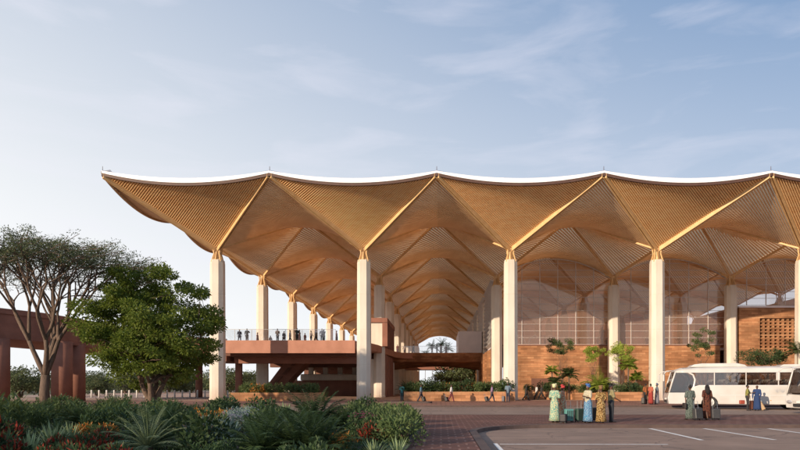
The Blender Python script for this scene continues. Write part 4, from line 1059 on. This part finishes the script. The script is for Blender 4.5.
# ------------------------------------------------------------------ coaches
def make_coach(loc, rz, label, text=False):
    t = thing('coach', loc, label, 'bus', rz=rz); W = 2.5
    def part(nm, mb, m, p=t, bv=0, sm=False):
        o = mb.build(nm, M[m] if isinstance(m, str) else m, p, local=True, smooth=sm)
        if bv: bevel(o, bv, 3, .5)
        return o
    # lower hull in three slabs so that the wheels sit in real arches
    def arch(cx, r=.56, n_=10): return [(cx - r * math.cos(PI * i / n_), .36 + r * math.sin(PI * i / n_) * 1.02) for i in range(n_ + 1)]
    prof = [(.02, .36)] + arch(2.75) + arch(8.35) + [(11.0, .36), (11.08, 1.0), (11.02, 1.72), (2.05, 1.72), (1.75, 1.62), (1.5, 1.32), (1.2, 1.18), (.02, 1.18), (-.06, .8)]
    mb = MB(); mb.slabxz(prof, 0, W); part('body', mb, 'white', bv=.05)
    for nm_, z in (('side_moulding', 1.0),):
        mb = MB(); mb.span(3.4, 7.7, -.012, 0.02, z - .01, z + .01); mb.span(3.4, 7.7, -.012, .02, .55, .565)
        for x in (4.4, 5.5, 6.6): mb.span(x, x + .012, -.012, .02, .5, 1.0)
        part('luggage_door_lines', mb, 'grey')
    # roof shell with rounded shoulders, curving down over the windscreen
    mb = MB(); n_ = 10; rp = [(.42, 2.66, 1.0), (.55, 2.84, .98), (.95, 2.98, .97), (2.0, 3.05, .97), (5, 3.08, .97), (9, 3.08, .97), (10.6, 3.03, .97), (11.0, 2.9, .98), (11.05, 2.7, 1.0)]
    for x, zt, k_ in rp:
        zb = 2.60
        for i in range(n_ + 1):
            a = PI * i / n_; yy = W / 2 - math.cos(a) * W / 2; ex = math.sin(a) ** .45
            mb.v.append((x, yy, zb + (zt - zb) * ex))
    for i in range(len(rp) - 1):
        for k in range(n_): a = i * (n_ + 1) + k; b = a + n_ + 1; mb.f.append((a, a + 1, b + 1, b)[::-1])
        a = i * (n_ + 1); b = a + n_ + 1; mb.f.append((a, b, b + n_, a + n_)[::-1])
    mb.f.append(tuple(range(n_ + 1))); e = (len(rp) - 1) * (n_ + 1); mb.f.append(tuple(reversed(range(e, e + n_ + 1))))
    part('roof', mb, 'white', sm=False)
    mb = MB(); mb.slabxz([(1.5, 3.0), (1.75, 3.20), (2.3, 3.27), (4.6, 3.27), (5.1, 3.16), (5.3, 3.0)], .35, W - .35); part('air_conditioning_pod', mb, 'white', bv=.05)
    mb = MB(); mb.slabxz([(7.3, 3.0), (7.6, 3.16), (10.1, 3.18), (10.5, 3.0)], .4, W - .4); part('roof_hatch', mb, 'white', bv=.05)
    # window pillars
    for side_y in (0.03, W - .13):
        xs = [3.05, 5.1, 7.15, 9.2, 10.75]
        for x in xs:
            mb = MB(); mb.box((x, side_y + .05, 2.17), (.06 if x < 10 else .5, .09, .92)); part('window_pillar', mb, 'white')
        mb = MB(); mb.tube([(1.45, side_y + .05, 1.25), (1.7, side_y + .05, 1.6), (1.78, side_y + .05, 2.1), (1.65, side_y + .05, 2.45), (1.3, side_y + .05, 2.64), (.5, side_y + .05, 2.68)], .07, 8); part('front_pillar', mb, 'white', sm=True)
        mb = MB(); mb.span(1.8, 10.9, side_y + .03, side_y + .045, 1.72, 2.62); part('window_glass', mb, 'busglass')
        mb = MB(); mb.slabxz([(.12, 1.2), (1.4, 1.2), (1.68, 1.6), (1.72, 2.3), (1.4, 2.62), (.5, 2.62)], side_y + .03, side_y + .045); part('cab_glass', mb, 'darkglass')
    mb = MB(); a_, b_ = (.02, 1.18), (.46, 2.7)
    mb.add([(a_[0], .06, a_[1]), (b_[0], .1, b_[1]), (b_[0] - .12, W / 2, b_[1]), (a_[0] - .16, W / 2, a_[1]), (b_[0], W - .1, b_[1]), (a_[0], W - .06, a_[1])], [(0, 1, 2, 3), (3, 2, 4, 5)])
    part('windscreen', mb, 'darkglass')
    mb = MB()
    for k in (.25, W - .25): mb.tube([(-.12, k, 1.1), (.2, k + .02, 1.9)], .012, 5)
    part('wiper', mb, 'black')
    for yy in (.06, W - .06):
        mb = MB(); mb.tube([(a_[0] + .02, yy, a_[1]), (.25, yy, 1.95), (b_[0] + .02, yy, b_[1])], .06, 8); part('windscreen_pillar', mb, 'white', sm=True)
    mb = MB(); mb.span(.3, 10.9, .15, W - .15, 1.18, 1.24); part('floor', mb, 'black')
    for k in range(11):
        x = 2.9 + .72 * k
        s_ = MB(); 
        for y_ in (.2, .72, 1.35, 1.87): s_.box((x, y_ + .22, 1.62), (.14, .42, .85)); s_.box((x - .22, y_ + .22, 1.38), (.4, .42, .12))
        s_.v = [(a + (c - 1.38) * .18, b, c) for a, b, c in s_.v]
        st_ = part('seat_row', s_, 'seat', bv=.03)
        h_ = MB()
        for y_ in (.2, .72, 1.35, 1.87): h_.box((x + .11, y_ + .22, 1.98), (.17, .34, .26))
        h_.build('headrest_cover', M['linen'], st_, local=True)
    s_ = MB(); s_.box((1.6, .6, 1.5), (.14, .45, .75)); s_.box((1.35, .6, 1.3), (.45, .45, .12)); part('driver_seat', s_, 'seat', bv=.03)
    mb = MB(); mb.span(10.9, 10.98, .1, W - .1, 1.7, 2.65); part('rear_wall', mb, 'white')
    for x in (2.75, 8.35):
        mb = MB(); mb.span(x - .6, x + .6, .35, W - .35, .3, 1.1); part('wheel_housing', mb, 'black')
        for y_, s2 in ((.18, -1), (W - .18, 1)):
            mb = MB(); o = len(mb.v)
            ring = [(.30, -.14), (.46, -.14), (.5, -.08), (.5, .08), (.46, .14), (.30, .14)]; N_ = 28
            for i in range(N_):
                a = 2 * PI * i / N_
                for r_, w_ in ring: mb.v.append((x + r_ * math.cos(a), y_ + w_, .5 + r_ * math.sin(a)))
            for i in range(N_):
                for j in range(6):
                    a = 6 * i + j; b = 6 * i + (j + 1) % 6; c = 6 * ((i + 1) % N_); mb.f.append((a, b, c + (j + 1) % 6, c + j))
            wh = part('wheel', mb, 'black', sm=False)
            mb = MB(); mb.disc((x, y_ + s2 * .02, .5), .30, (0, 1, 0), .14, 24); rim = mb.build('rim', M['whitem'], wh, local=True)
            mb = MB(); mb.disc((x, y_ + s2 * .10, .5), .10, (0, 1, 0), .08, 14)
            for q in range(10): a = 2 * PI * q / 10; mb.disc((x + .19 * math.cos(a), y_ + s2 * .095, .5 + .19 * math.sin(a)), .022, (0, 1, 0), .03, 6)
            mb.build('hub', M['steel'], wh, local=True)
    for y_ in (.35, W - .35):
        mb = MB(); mb.ell((-.02, y_, .72), (.07, .26, .12)); part('headlight', mb, 'lamp', sm=True)
        mb = MB(); mb.span(11.05, 11.1, y_ - .1, y_ + .1, .8, 1.3); part('tail_light', mb, 'red')
    mb = MB(); mb.span(-.09, .0, .7, W - .7, .45, .62); part('grille', mb, 'black')
    mb = MB(); mb.span(-.11, -.05, W / 2 - .26, W / 2 + .26, .66, .78); part('number_plate', mb, 'whitem')
    for y_, q in ((-.1, -1), (W + .1, 1)):
        mb = MB(); mb.tube([(.35, y_ - q * .2, 2.75), (-.15, y_ - q * .02, 2.72), (-.35, y_ + q * .05, 2.5)], .035, 6); arm = part('mirror_arm', mb, 'white', sm=True)
        mb = MB(); mb.box((-.37, y_ + q * .07, 2.22), (.12, .26, .5)); mr_ = mb.build('mirror', M['white'], arm, local=True); bevel(mr_, .05, 3, .5)
    for x in (4.7, 6.6, 9.7):
        mb = MB(); mb.span(x, x + .1, -.015, .01, .62, .66); part('marker_lamp', mb, 'orangelamp')
    # lily emblem on the flank
    if text:
        mb = MB()
        for dx in (7.05, 7.38):
            for a in (-.5, 0, .5):
                d = Vector((math.sin(a), 0, math.cos(a))); p = Vector((dx, -.016, 1.15)); q = p + d * .36; s2 = Vector((math.cos(a), 0, -math.sin(a))) * .055; m2 = p + d * .17
                mb.add([tuple(p), tuple(m2 + s2), tuple(q), tuple(m2 - s2)], [(0, 1, 2, 3)])
        part('flank_emblem', mb, 'palegrey')
    return t
M['orangelamp'] = mat('orange_marker', (.7, .25, .03), scale=9, rough=.3)
M['palegrey'] = mat('pale_grey_print', (.52, .52, .52), scale=5, rough=.4)
make_coach((16.4, 42.5, .0), R(-14), 'white coach standing side-on before the terminal, all its side windows visible', True)
make_coach((20.9, 32.7, .0), R(8), 'second white coach cut by the right edge, showing its nose and mirror')

# ------------------------------------------------------------------ luggage
def cm(name, c, r=.5): 
    if name not in M: M[name] = mat(name, c, tuple(q * .8 for q in c), scale=14, rough=r)
    return M[name]
def suitcase(loc, rz, label, c, w=.42, h=.62, tilt=0.0, handle=True):
    t = thing('suitcase', loc, label, 'suitcase', rz=rz); t.rotation_euler.x = tilt
    mb = MB(); mb.span(-w / 2, w / 2, -.13, .13, .06, .06 + h); o = mb.build('shell', cm('case_%d_%d_%d' % tuple(int(q * 99) for q in c), c), t, local=True); bevel(o, .045, 3, .5)
    mb = MB()
    for k in range(5): mb.span(-w / 2 + .06 + k * (w - .12) / 4 - .012, -w / 2 + .06 + k * (w - .12) / 4 + .012, -.138, .138, .13, h)
    mb.build('ridges', cm('case_dark_trim', (.03, .03, .03)), t, local=True)
    for sx_ in (-1, 1):
        for sy_ in (-1, 1):
            mb = MB(); mb.disc((sx_ * (w / 2 - .05), sy_ * .09, .03), .03, (1, 0, 0), .03, 10); mb.build('wheel', M['black'], t, local=True)
    if handle:
        mb = MB(); mb.tube([(-.1, .08, h), (-.1, .08, h + .38), (.1, .08, h + .38), (.1, .08, h)], .012, 6); mb.build('handle', M['steel'], t, local=True)
    return t

# ------------------------------------------------------------------ people
def cap(mb, a, b, ra, rb, n=10):
    a = Vector(a); b = Vector(b); d = (b - a); l_ = d.length
    if l_ < 1e-5: return
    u = d / l_
    mb.tube([a - u * ra * .85, a - u * ra * .5, a, a.lerp(b, .5), b, b + u * rb * .5, b + u * rb * .85], [ra * .5, ra * .86, ra, (ra + rb) / 2, rb, rb * .86, rb * .5], n)
def P_person(loc, rz, label, h=1.7, top=(.3, .3, .3), bottom=(.05, .05, .07), style='trousers', hair='short', wrap=None, stride=0.0, arms=((.0, .0), (.0, .0)), fem=False,
             near=False, skirt_mat=None, top_mat=None, short_sleeve=True, loc_s=None):
    """faces -Y; arms = (forward swing, elbow bend) for left, right in radians"""
    vx = .013 if near else .024; k = h / 1.7
    t = thing('person', loc, label, 'person', rz=rz)
    hipw = .09; sw = .165 if fem else .19
    legs = {}
    for s_ in (-1, 1):
        f = stride * s_
        hip = Vector((s_ * hipw, 0, .90)); knee = hip + Vector((0, -math.sin(f) * .42 - .02, -math.cos(f) * .42)); f2 = f - (.25 if f < 0 else .05) * (1 if stride else 0)
        ank = knee + Vector((0, -math.sin(f2) * .41 + .01, -math.cos(f2) * .41)); legs[s_] = [hip, knee, ank]
    low = min(legs[s_][2].z for s_ in (-1, 1)); dz = .08 - low
    hands = {}
    def limbs(mb, infl, legs_on=True, torso=True, arms_on=1.0, head=False):
        o3 = Vector((0, 0, dz))
        if legs_on:
            for s_ in (-1, 1):
                a, b, c = [q + o3 for q in legs[s_]]
                cap(mb, a, b, .085 + infl, .058 + infl); cap(mb, b, c, .056 + infl, .040 + infl * 1.3)
            mb.ell((0, .01, .93 + dz), (.155 + infl, .115 + infl, .12 + infl))
        if torso:
            mb.ell((0, .0, 1.24 + dz), ((.15 if fem else .17) + infl, .105 + infl, .22 + infl)); cap(mb, (0, 0, .95 + dz), (0, 0, 1.2 + dz), .125 + infl, .12 + infl)
            cap(mb, (-sw + .02, 0, 1.385 + dz), (sw - .02, 0, 1.385 + dz), .062 + infl, .062 + infl)
            if fem: mb.ell((-.065, -.085, 1.27 + dz), (.06 + infl, .055 + infl, .06 + infl)); mb.ell((.065, -.085, 1.27 + dz), (.06 + infl, .055 + infl, .06 + infl))
        if arms_on:
            for s_, (sf, eb) in zip((-1, 1), arms):
                sh = Vector((s_ * sw, 0, 1.38 + dz)); el = sh + Vector((s_ * .06, -math.sin(sf) * .27, -math.cos(sf) * .27)); a2 = sf + eb
                wr = el + Vector((s_ * (.01 - .07 * min(1, eb)), -math.sin(a2) * .25, -math.cos(a2) * .25)); hd = (wr - el).normalized()
                hands[s_] = (wr, hd)
                if arms_on >= 1: cap(mb, sh, el, .046 + infl, .038 + infl); cap(mb, el, wr, .037 + infl, .026 + infl)
                else: m2 = el.lerp(sh, .15); cap(mb, sh, m2, .048 + infl, .046 + infl * 1.3)
    body = MB(); limbs(body, 0.0)
    z0 = dz
    cap(body, (0, .01, 1.40 + z0), (0, .0, 1.52 + z0), .052, .048)
    body.ell((0, -.005, 1.60 + z0), (.072, .088, .108)); body.ell((0, -.03, 1.545 + z0), (.052, .058, .055))
    body.ell((0, -.098, 1.59 + z0), (.013, .016, .024)); body.ell((-.074, .0, 1.59 + z0), (.014, .02, .03)); body.ell((.074, .0, 1.59 + z0), (.014, .02, .03))
    body.ell((0, -.088, 1.552 + z0), (.024, .012, .009))
    for s_ in (-1, 1):
        wr, hd = hands[s_]; cap(body, wr, wr + hd * .075, .027, .030)
        a = legs[s_][2] + Vector((0, 0, dz)); cap(body, a + Vector((0, .03, -.035)), a + Vector((s_ * .01, -.15, -.05)), .036, .030)
    bm_ = remeshed(body, vx, 1)
    if near:
        for s_ in (-1, 1):
            wr, hd = hands[s_]; side = Vector((0, 1, 0)) if abs(hd.y) < .7 else Vector((0, 0, 1)); side = (side - hd * side.dot(hd)).normalized(); inn_ = Vector((-s_, 0, 0))
            for q, (off, ln) in enumerate(((-.026, .062), (-.009, .074), (.009, .069), (.025, .054))):
                b0 = wr + hd * .085 + side * off; b1 = b0 + hd * ln * .5 + inn_ * .006; b2 = b1 + hd * ln * .38 + inn_ * .02
                bm_.tube([b0, b1, b2], [.0095, .0088, .006], 6)
            b0 = wr + hd * .04 - side * .028; b1 = b0 + hd * .03 - side * .022; bm_.tube([b0, b1, b1 + hd * .03 - side * .004], [.011, .010, .007], 6)
    bm_.build('body', M['skin'], t, local=True, smooth=True)
    if near:
        e_ = MB()
        for s_ in (-1, 1): e_.ell((s_ * .027, -.083, 1.605 + z0), (.011, .006, .006), 8, 5)
        e_.build('eyes', M['whitem'], t, local=True)
    tm = top_mat or cm('cloth_%d_%d_%d' % tuple(int(q * 99) for q in top), top, .9)
    bmt = skirt_mat or cm('cloth_%d_%d_%d' % tuple(int(q * 99) for q in bottom), bottom, .9)
    sh_ = MB(); limbs(sh_, .020, legs_on=False, arms_on=.5 if short_sleeve else 1.0); cap(sh_, (0, 0, .90 + dz), (0, 0, 1.1 + dz), .15, .14)
    shm = remeshed(sh_, vx, 2)
    if not short_sleeve:
        pass
    shm.build('shirt' if style == 'trousers' else 'blouse', tm, t, local=True, smooth=True)
    if style == 'trousers':
        tr_ = MB(); limbs(tr_, .020, torso=False, arms_on=0); remeshed(tr_, vx, 2).build('trousers', bmt, t, local=True, smooth=True)
    else:
        top_z = 1.06; zs = [(.135, top_z), (.150, 1.0), (.185, .9), (.19, .75), (.195, .5), (.215, .25), (.24 if style == 'gown' else .20, .07)]
        d_ = MB(); d_.lathe([(r_, z + dz * .5) for r_, z in zs], 36, sx=1.05, sy=.85, wob=.045, wn=7); d_.v = [(a, b - (stride * .12 * max(0, .9 - c)) * 0, c) for a, b, c in d_.v]
        d_.build('skirt', bmt, t, local=True, smooth=True)
    sh2 = MB()
    for s_ in (-1, 1):
        a = legs[s_][2] + Vector((0, 0, dz)); cap(sh2, a + Vector((0, .035, -.042)), a + Vector((s_ * .01, -.16, -.052)), .040, .034)
    sh2.build('shoes', cm('dark_leather', (.03, .022, .02)), t, local=True, smooth=True)
    hr = MB()
    if wrap:
        hr.ell((0, .025, 1.645 + z0), (.092, .105, .085)); hr.ell((.02, .0, 1.715 + z0), (.105, .085, .055)); hr.ell((-.05, -.04, 1.735 + z0), (.05, .05, .045))
        hr.build('headwrap', cm('wrap_%d_%d_%d' % tuple(int(q * 99) for q in wrap), wrap, .8), t, local=True, smooth=True)
    elif hair == 'short':
        hr.ell((0, .018, 1.632 + z0), (.079, .086, .088)); hr.build('hair', M['hair'], t, local=True, smooth=True)
    elif hair == 'bun':
        hr.ell((0, .018, 1.632 + z0), (.082, .09, .09)); hr.ell((0, .07, 1.70 + z0), (.05, .05, .05)); hr.build('hair', M['hair'], t, local=True, smooth=True)
    else:
        hr.ell((0, .02, 1.635 + z0), (.088, .092, .09))
        for q in range(9):
            a = -.2 + (q / 8) * (PI + .4); x = math.cos(a) * .075; y_ = .02 + math.sin(a) * .07
            hr.tube([(x, y_, 1.62 + z0), (x * 1.25, y_ * 1.2 + .02, 1.5 + z0), (x * 1.2, y_ + .045, 1.36 + z0), (x * 1.0, y_ + .04, 1.22 + z0)], [.03, .032, .03, .012], 6)
        hr.build('hair', M['hair'], t, local=True, smooth=True)
    t.scale = (k,) * 3; return t
def at(px, d, z=.12): return (PX(px, d), d, z)
pm = {
 'mint': print_mat('mint_print_cloth', (.08, .27, .24), (.36, .45, .32), (.48, .46, .28), 20),
 'coral': print_mat('coral_print_cloth', (.40, .10, .06), (.46, .29, .17), (.38, .40, .28), 19),
 'blue': print_mat('blue_print_cloth', (.03, .09, .24), (.24, .36, .46), (.06, .20, .34), 17),
 'gold': print_mat('gold_brown_print_cloth', (.06, .03, .015), (.30, .18, .06), (.36, .27, .13), 19),
 'wine': print_mat('wine_print_cloth', (.08, .02, .016), (.14, .06, .035), (.035, .015, .015), 18),
 'sage': print_mat('grey_green_print_cloth', (.05, .07, .065), (.14, .17, .15), (.09, .115, .105), 14)}
P_person(at(554.5, 24.8), R(150), 'woman in a long mint patterned dress and pale headwrap, leftmost of the foreground group', 1.56, top=(.45, .62, .48), style='gown', wrap=(.62, .60, .35), fem=True, near=True, skirt_mat=pm['mint'], top_mat=pm['mint'], arms=((.1, .5), (.2, 1.0)))
P_person(at(562.5, 25.4), R(-120), 'woman in a coral patterned dress and red headwrap in the foreground group', 1.53, top=(.6, .5, .4), style='gown', wrap=(.50, .05, .05), fem=True, near=True, skirt_mat=pm['coral'], top_mat=pm['coral'], arms=((.3, 1.3), (.2, .9)))
P_person(at(588, 24.5), R(-60), 'woman in a cream blouse, blue patterned skirt and blue headwrap', 1.56, top=(.48, .44, .32), style='gown', wrap=(.05, .14, .38), fem=True, near=True, skirt_mat=pm['blue'], arms=((.1, .2), (.3, 1.5)))
P_person(at(601, 24.4), R(170), 'woman in a wide gold and brown patterned robe seen from behind', 1.49, top=(.4, .3, .1), style='gown', wrap=(.22, .12, .05), fem=True, near=True, skirt_mat=pm['gold'], top_mat=pm['gold'], arms=((.1, .6), (.1, .6)))
P_person(at(611, 24.9), R(95), 'man in a khaki shirt and dark trousers beside the gold robed woman', 1.58, top=(.26, .23, .12), bottom=(.03, .035, .045), near=True, arms=((.2, .9), (.1, .3)))
P_person(at(690, 26.7), R(178), 'woman in a grey green patterned dress walking away with a hand bag', 1.56, top=(.2, .25, .2), style='dress', hair='bun', fem=True, near=True, skirt_mat=pm['sage'], top_mat=pm['sage'], stride=.25, arms=((.15, .2), (-.15, .1)))
P_person(at(707, 26.7), R(182), 'woman with long black hair and a wine patterned dress pulling a suitcase', 1.58, top=(.3, .1, .06), style='dress', hair='long', fem=True, near=True, skirt_mat=pm['wine'], top_mat=pm['wine'], stride=-.2, arms=((.1, .2), (-.3, .2)))
mb = MB(); mb.box((0, 0, .14), (.10, .30, .26)); 
hb = mb.build('handbag', cm('dark_leather', (.03, .022, .02)), local=True); hb.location = (PX(684.5, 26.6), 26.6, .62); bevel(hb, .03, 2)
tag(hb, 'dark handbag carried by the woman in grey green', 'handbag')
suitcase(at(569, 24.9), R(8), 'teal hard shell suitcase beside the coral dressed woman', (.10, .30, .28), .36, .50)
suitcase(at(563.5, 24.3), R(70), 'low dark suitcase at the feet of the coral dressed woman', (.03, .03, .035), .45, .32, handle=False)
suitcase(at(580.5, 25.0), R(25), 'dark green rounded suitcase left of the blue skirted woman', (.03, .07, .055), .48, .52)
suitcase(at(594.6, 25.3), R(-15), 'black suitcase between the blue skirt and the gold robe', (.03, .03, .035), .36, .55)
suitcase(at(698.3, 26.2), R(12), 'charcoal suitcase between the two walking women', (.05, .05, .052), .38, .48, R(-8))
suitcase(at(716, 26.3), R(-10), 'black suitcase with a grey front right of the long haired woman', (.045, .045, .05), .36, .46, R(-10))
P_person(at(747.5, 39.6, .004), R(60), 'man in an olive shirt and dark trousers talking beside the coach', 1.70, top=(.25, .24, .06), bottom=(.03, .03, .035), arms=((.1, .2), (.5, 1.3)))
P_person(at(757, 39.6, .004), R(-40), 'person in a long blue robe beside the coach', 1.66, top=(.02, .05, .15), bottom=(.02, .05, .15), style='gown', arms=((.1, .2), (.2, .5)), short_sleeve=False)
mb = MB(); mb.box((0, 0, .2), (.34, .18, .26)); rb_ = mb.build('travel_bag', cm('brick_red_case', (.36, .07, .04)), local=True); rb_.location = (PX(742, 39.3), 39.3, .38); bevel(rb_, .05, 3)
tag(rb_, 'brick red travel bag held by the man in olive', 'bag')
suitcase(at(752.4, 40.1, .004), R(20), 'brown suitcase between the man in olive and the blue robe', (.2, .06, .03), .34, .6)
suitcase(at(764.5, 39.6, .004), R(60), 'tan suitcase tilted behind the person in blue', (.4, .27, .15), .36, .6, R(-28))
pp = [ # px, d, facing, label, kw
 (361.5, 67, 170, 'dark clothed person at the foot of the second front column', dict(top=(.03, .03, .04), bottom=(.02, .02, .03), arms=((.2, .8), (.2, .8)))),
 (402.0, 61.2, 170, 'person in a teal top left of the nave planter', dict(top=(.05, .22, .26), bottom=(.04, .1, .13))),
 (421.0, 57.5, 90, 'person in dark blue pulling a bag before the nave planter', dict(top=(.07, .16, .22), bottom=(.03, .03, .05), stride=.3)),
 (451.3, 57.5, 90, 'person in a white top and dark red trousers before the nave planter', dict(top=(.55, .55, .57), bottom=(.15, .03, .04), stride=-.3)),
 (492.0, 57.5, 90, 'person in a lilac top wheeling a bag towards the third front column', dict(top=(.26, .17, .28), bottom=(.03, .035, .06), stride=.3)),
 (508.0, 56.0, 175, 'person with a blue grey shirt and backpack at the third front column', dict(top=(.14, .20, .25), bottom=(.03, .04, .06), arms=((.3, 1.0), (.1, .1)), h=1.8)),
 (526.3, 62, 80, 'dark clothed person walking right of the third front column', dict(top=(.03, .035, .03), bottom=(.02, .03, .03), stride=.35)),
 (536.6, 66, -80, 'person in a white shirt walking by the left palm planter', dict(top=(.6, .58, .55), bottom=(.03, .03, .03), stride=.4)),
 (541.5, 65, -80, 'person in black striding behind the one in the white shirt', dict(top=(.03, .03, .03), bottom=(.02, .02, .02), stride=-.45)),
 (645.5, 50, 200, 'person in red and green left of the coach', dict(top=(.3, .1, .03), bottom=(.03, .03, .03), fem=True)),
 (650.8, 49, 120, 'person in a red skirt between two others left of the coach', dict(top=(.42, .12, .07), bottom=(.3, .04, .03), style='dress', fem=True)),
 (657.0, 49.5, -100, 'woman in a grey blue patterned dress nearest the coach front', dict(top=(.12, .16, .2), bottom=(.2, .2, .24), style='gown', fem=True, wrap=(.08, .12, .2)))]
for px, d, a, lab, kw in pp:
    zz = .12 if d > 46.3 else .004
    P_person(at(px, d, zz), R(a), lab, **kw)
suitcase(at(424.5, 57.6), R(60), 'small black trolley bag behind the person in dark blue', (.03, .03, .03), .4, .45, R(-20))
suitcase(at(447.5, 57.6), R(60), 'small black trolley bag beside the person in the white top', (.03, .03, .03), .45, .4, R(-20))
suitcase(at(487.6, 57.6), R(60), 'small black trolley bag beside the person in lilac', (.03, .03, .03), .45, .45, R(-20))
suitcase(at(503.5, 56.3), R(60), 'grey shoulder bag case left of the backpacker', (.1, .1, .12), .3, .5)
suitcase(at(643.2, 49.5), R(60), 'dark trolley bag left of the person in red and green', (.03, .03, .03), .35, .5)
# silhouettes on the decks and behind the glass (copies of four small figures)
arche = [P_person((0, 0, -40), 0, 'x', h=1.72, top=(.07, .08, .12), bottom=(.03, .03, .05), stride=.3),
         P_person((0, 0, -40), 0, 'x', h=1.68, top=(.25, .22, .22), bottom=(.04, .04, .06), arms=((.2, .9), (.1, .2))),
         P_person((0, 0, -40), 0, 'x', h=1.62, top=(.12, .05, .05), bottom=(.10, .06, .08), style='dress', fem=True),
         P_person((0, 0, -40), 0, 'x', h=1.75, top=(.05, .06, .07), bottom=(.05, .05, .06), arms=((1.0, 1.0), (.1, .2)))]
ua = [0] * 4
dp = [(239.5, 73.5), (247, 73.2), (257.5, 77), (270.5, 82), (277.5, 72.5), (284, 76), (290, 74.5), (297, 72.6), (299.5, 73.5), (305, 78), (311, 75), (316, 73), (322, 72.6), (323.8, 74), (336.5, 74.5)]
jobs = [((px, d, 7.0), 'people on the elevated deck', 'dark clad person behind the deck balustrade, %s from the left' % ORD[k]) for k, (px, d) in enumerate(dp)]
jobs += [((px, d, 7.1), 'people on the nave bridge', 'tiny person on the nave bridge, %s from the left' % ORD[k]) for k, (px, d) in enumerate(((397.5, 101), (404.5, 103), (413.5, 101), (432, 100), (437, 101), (441, 99.5), (446, 102)))]
jobs += [((px, d, 6.95), 'people behind the glass', 'tiny person inside the glass hall, %s from the left' % ORD[k]) for k, (px, d) in enumerate(((521, 84), (545, 84), (558, 85), (566, 84.5), (579, 84), (598, 84), (607, 86), (647, 84), (666, 84), (679, 84.5), (713, 84), (718, 85)))]
for k, ((px, d, z), grp, lab) in enumerate(jobs):
    q = (k * 7 + k // 3) % 4; a = arche[q]; rz = rng.uniform(0, 6.28)
    if not ua[q]: ua[q] = 1; o = a; o.location = (PX(px, d), d, z); o.rotation_euler.z = rz; o['label'] = lab; o['group'] = grp
    else: o = dup(a, (PX(px, d), d, z), rz, lab, a.scale, grp)
# ------------------------------------------------------------------ camera, sky, sun
cam = bpy.data.cameras.new('camera'); co_ = bpy.data.objects.new('camera', cam); col.objects.link(co_)
co_.location = (0, 0, EYE); co_.rotation_euler = (R(90), 0, 0); cam.sensor_width = 36; cam.lens = 36 * F / 800
cam.shift_x = -(VX - 400) / 800; cam.shift_y = (HY - 225) / 800; cam.clip_start = .1; cam.clip_end = 3000
sc = bpy.context.scene; sc.camera = co_
EL = R(15); AZ = R(42)   # sun is behind and left of the camera
sd = Vector((-math.sin(AZ) * math.cos(EL), -math.cos(AZ) * math.cos(EL), math.sin(EL)))
sun = bpy.data.lights.new('sun', 'SUN'); so = bpy.data.objects.new('sun', sun); col.objects.link(so)
sun.energy = 5.4; sun.angle = R(.6); sun.color = (1.0, .79, .58); so.rotation_euler = sd.to_track_quat('Z', 'Y').to_euler()
w = bpy.data.worlds.new('World'); sc.world = w; w.use_nodes = True; nt = w.node_tree; n = nt.nodes; l = nt.links
sky = n.new('ShaderNodeTexSky'); sky.sky_type = 'NISHITA'; sky.sun_disc = False; sky.sun_elevation = EL; sky.sun_rotation = math.atan2(sd.x, sd.y)
sky.air_density = 1.0; sky.dust_density = 1.6; sky.ozone_density = 1.2
bg = n['Background']; bg.inputs['Strength'].default_value = .15
tc = n.new('ShaderNodeTexCoord'); sp = n.new('ShaderNodeSeparateXYZ'); l.new(tc.outputs['Generated'], sp.inputs[0])
# haze towards the horizon, stronger on the left
hz_ = n.new('ShaderNodeMapRange'); hz_.inputs['From Min'].default_value = 0.0; hz_.inputs['From Max'].default_value = .66; hz_.inputs['To Min'].default_value = 1.0; hz_.inputs['To Max'].default_value = 0.0
xm = n.new('ShaderNodeMath'); xm.operation = 'MULTIPLY_ADD'; xm.inputs[1].default_value = .34; l.new(sp.outputs['X'], xm.inputs[0]); l.new(sp.outputs['Z'], xm.inputs[2])
l.new(xm.outputs[0], hz_.inputs['Value'])
mixh = n.new('ShaderNodeMixRGB'); mixh.inputs['Color2'].default_value = (6.7, 6.75, 6.75, 1)
hm = n.new('ShaderNodeMath'); hm.operation = 'MULTIPLY'; hm.inputs[1].default_value = .92; l.new(hz_.outputs[0], hm.inputs[0])
mid_ = n.new('ShaderNodeMixRGB'); mid_.inputs['Fac'].default_value = .8; mid_.inputs['Color2'].default_value = (1.7, 2.6, 4.15, 1); l.new(sky.outputs[0], mid_.inputs['Color1'])
l.new(mid_.outputs[0], mixh.inputs['Color1']); l.new(hm.outputs[0], mixh.inputs['Fac'])
# wispy cloud
cmz = n.new('ShaderNodeVectorMath'); cmz.operation = 'MULTIPLY'; cmz.inputs[1].default_value = (1.6, 1.0, 6.5); l.new(tc.outputs['Generated'], cmz.inputs[0])
cn = n.new('ShaderNodeTexNoise'); cn.inputs['Scale'].default_value = 2.9; cn.inputs['Detail'].default_value = 9; cn.inputs['Roughness'].default_value = .56; cn.inputs['Distortion'].default_value = .5
l.new(cmz.outputs[0], cn.inputs['Vector'])
cr = n.new('ShaderNodeMapRange'); cr.inputs['From Min'].default_value = .48; cr.inputs['From Max'].default_value = .75; cr.inputs['To Max'].default_value = .34; l.new(cn.outputs['Fac'], cr.inputs['Value'])
cx_ = n.new('ShaderNodeMixRGB'); cx_.inputs['Color2'].default_value = (6.0, 5.9, 6.6, 1); l.new(cr.outputs[0], cx_.inputs['Fac']); l.new(mixh.outputs[0], cx_.inputs['Color1'])
l.new(cx_.outputs[0], bg.inputs['Color'])
sc.view_settings.view_transform = 'Standard'; sc.view_settings.look = 'None'; sc.view_settings.exposure = 0
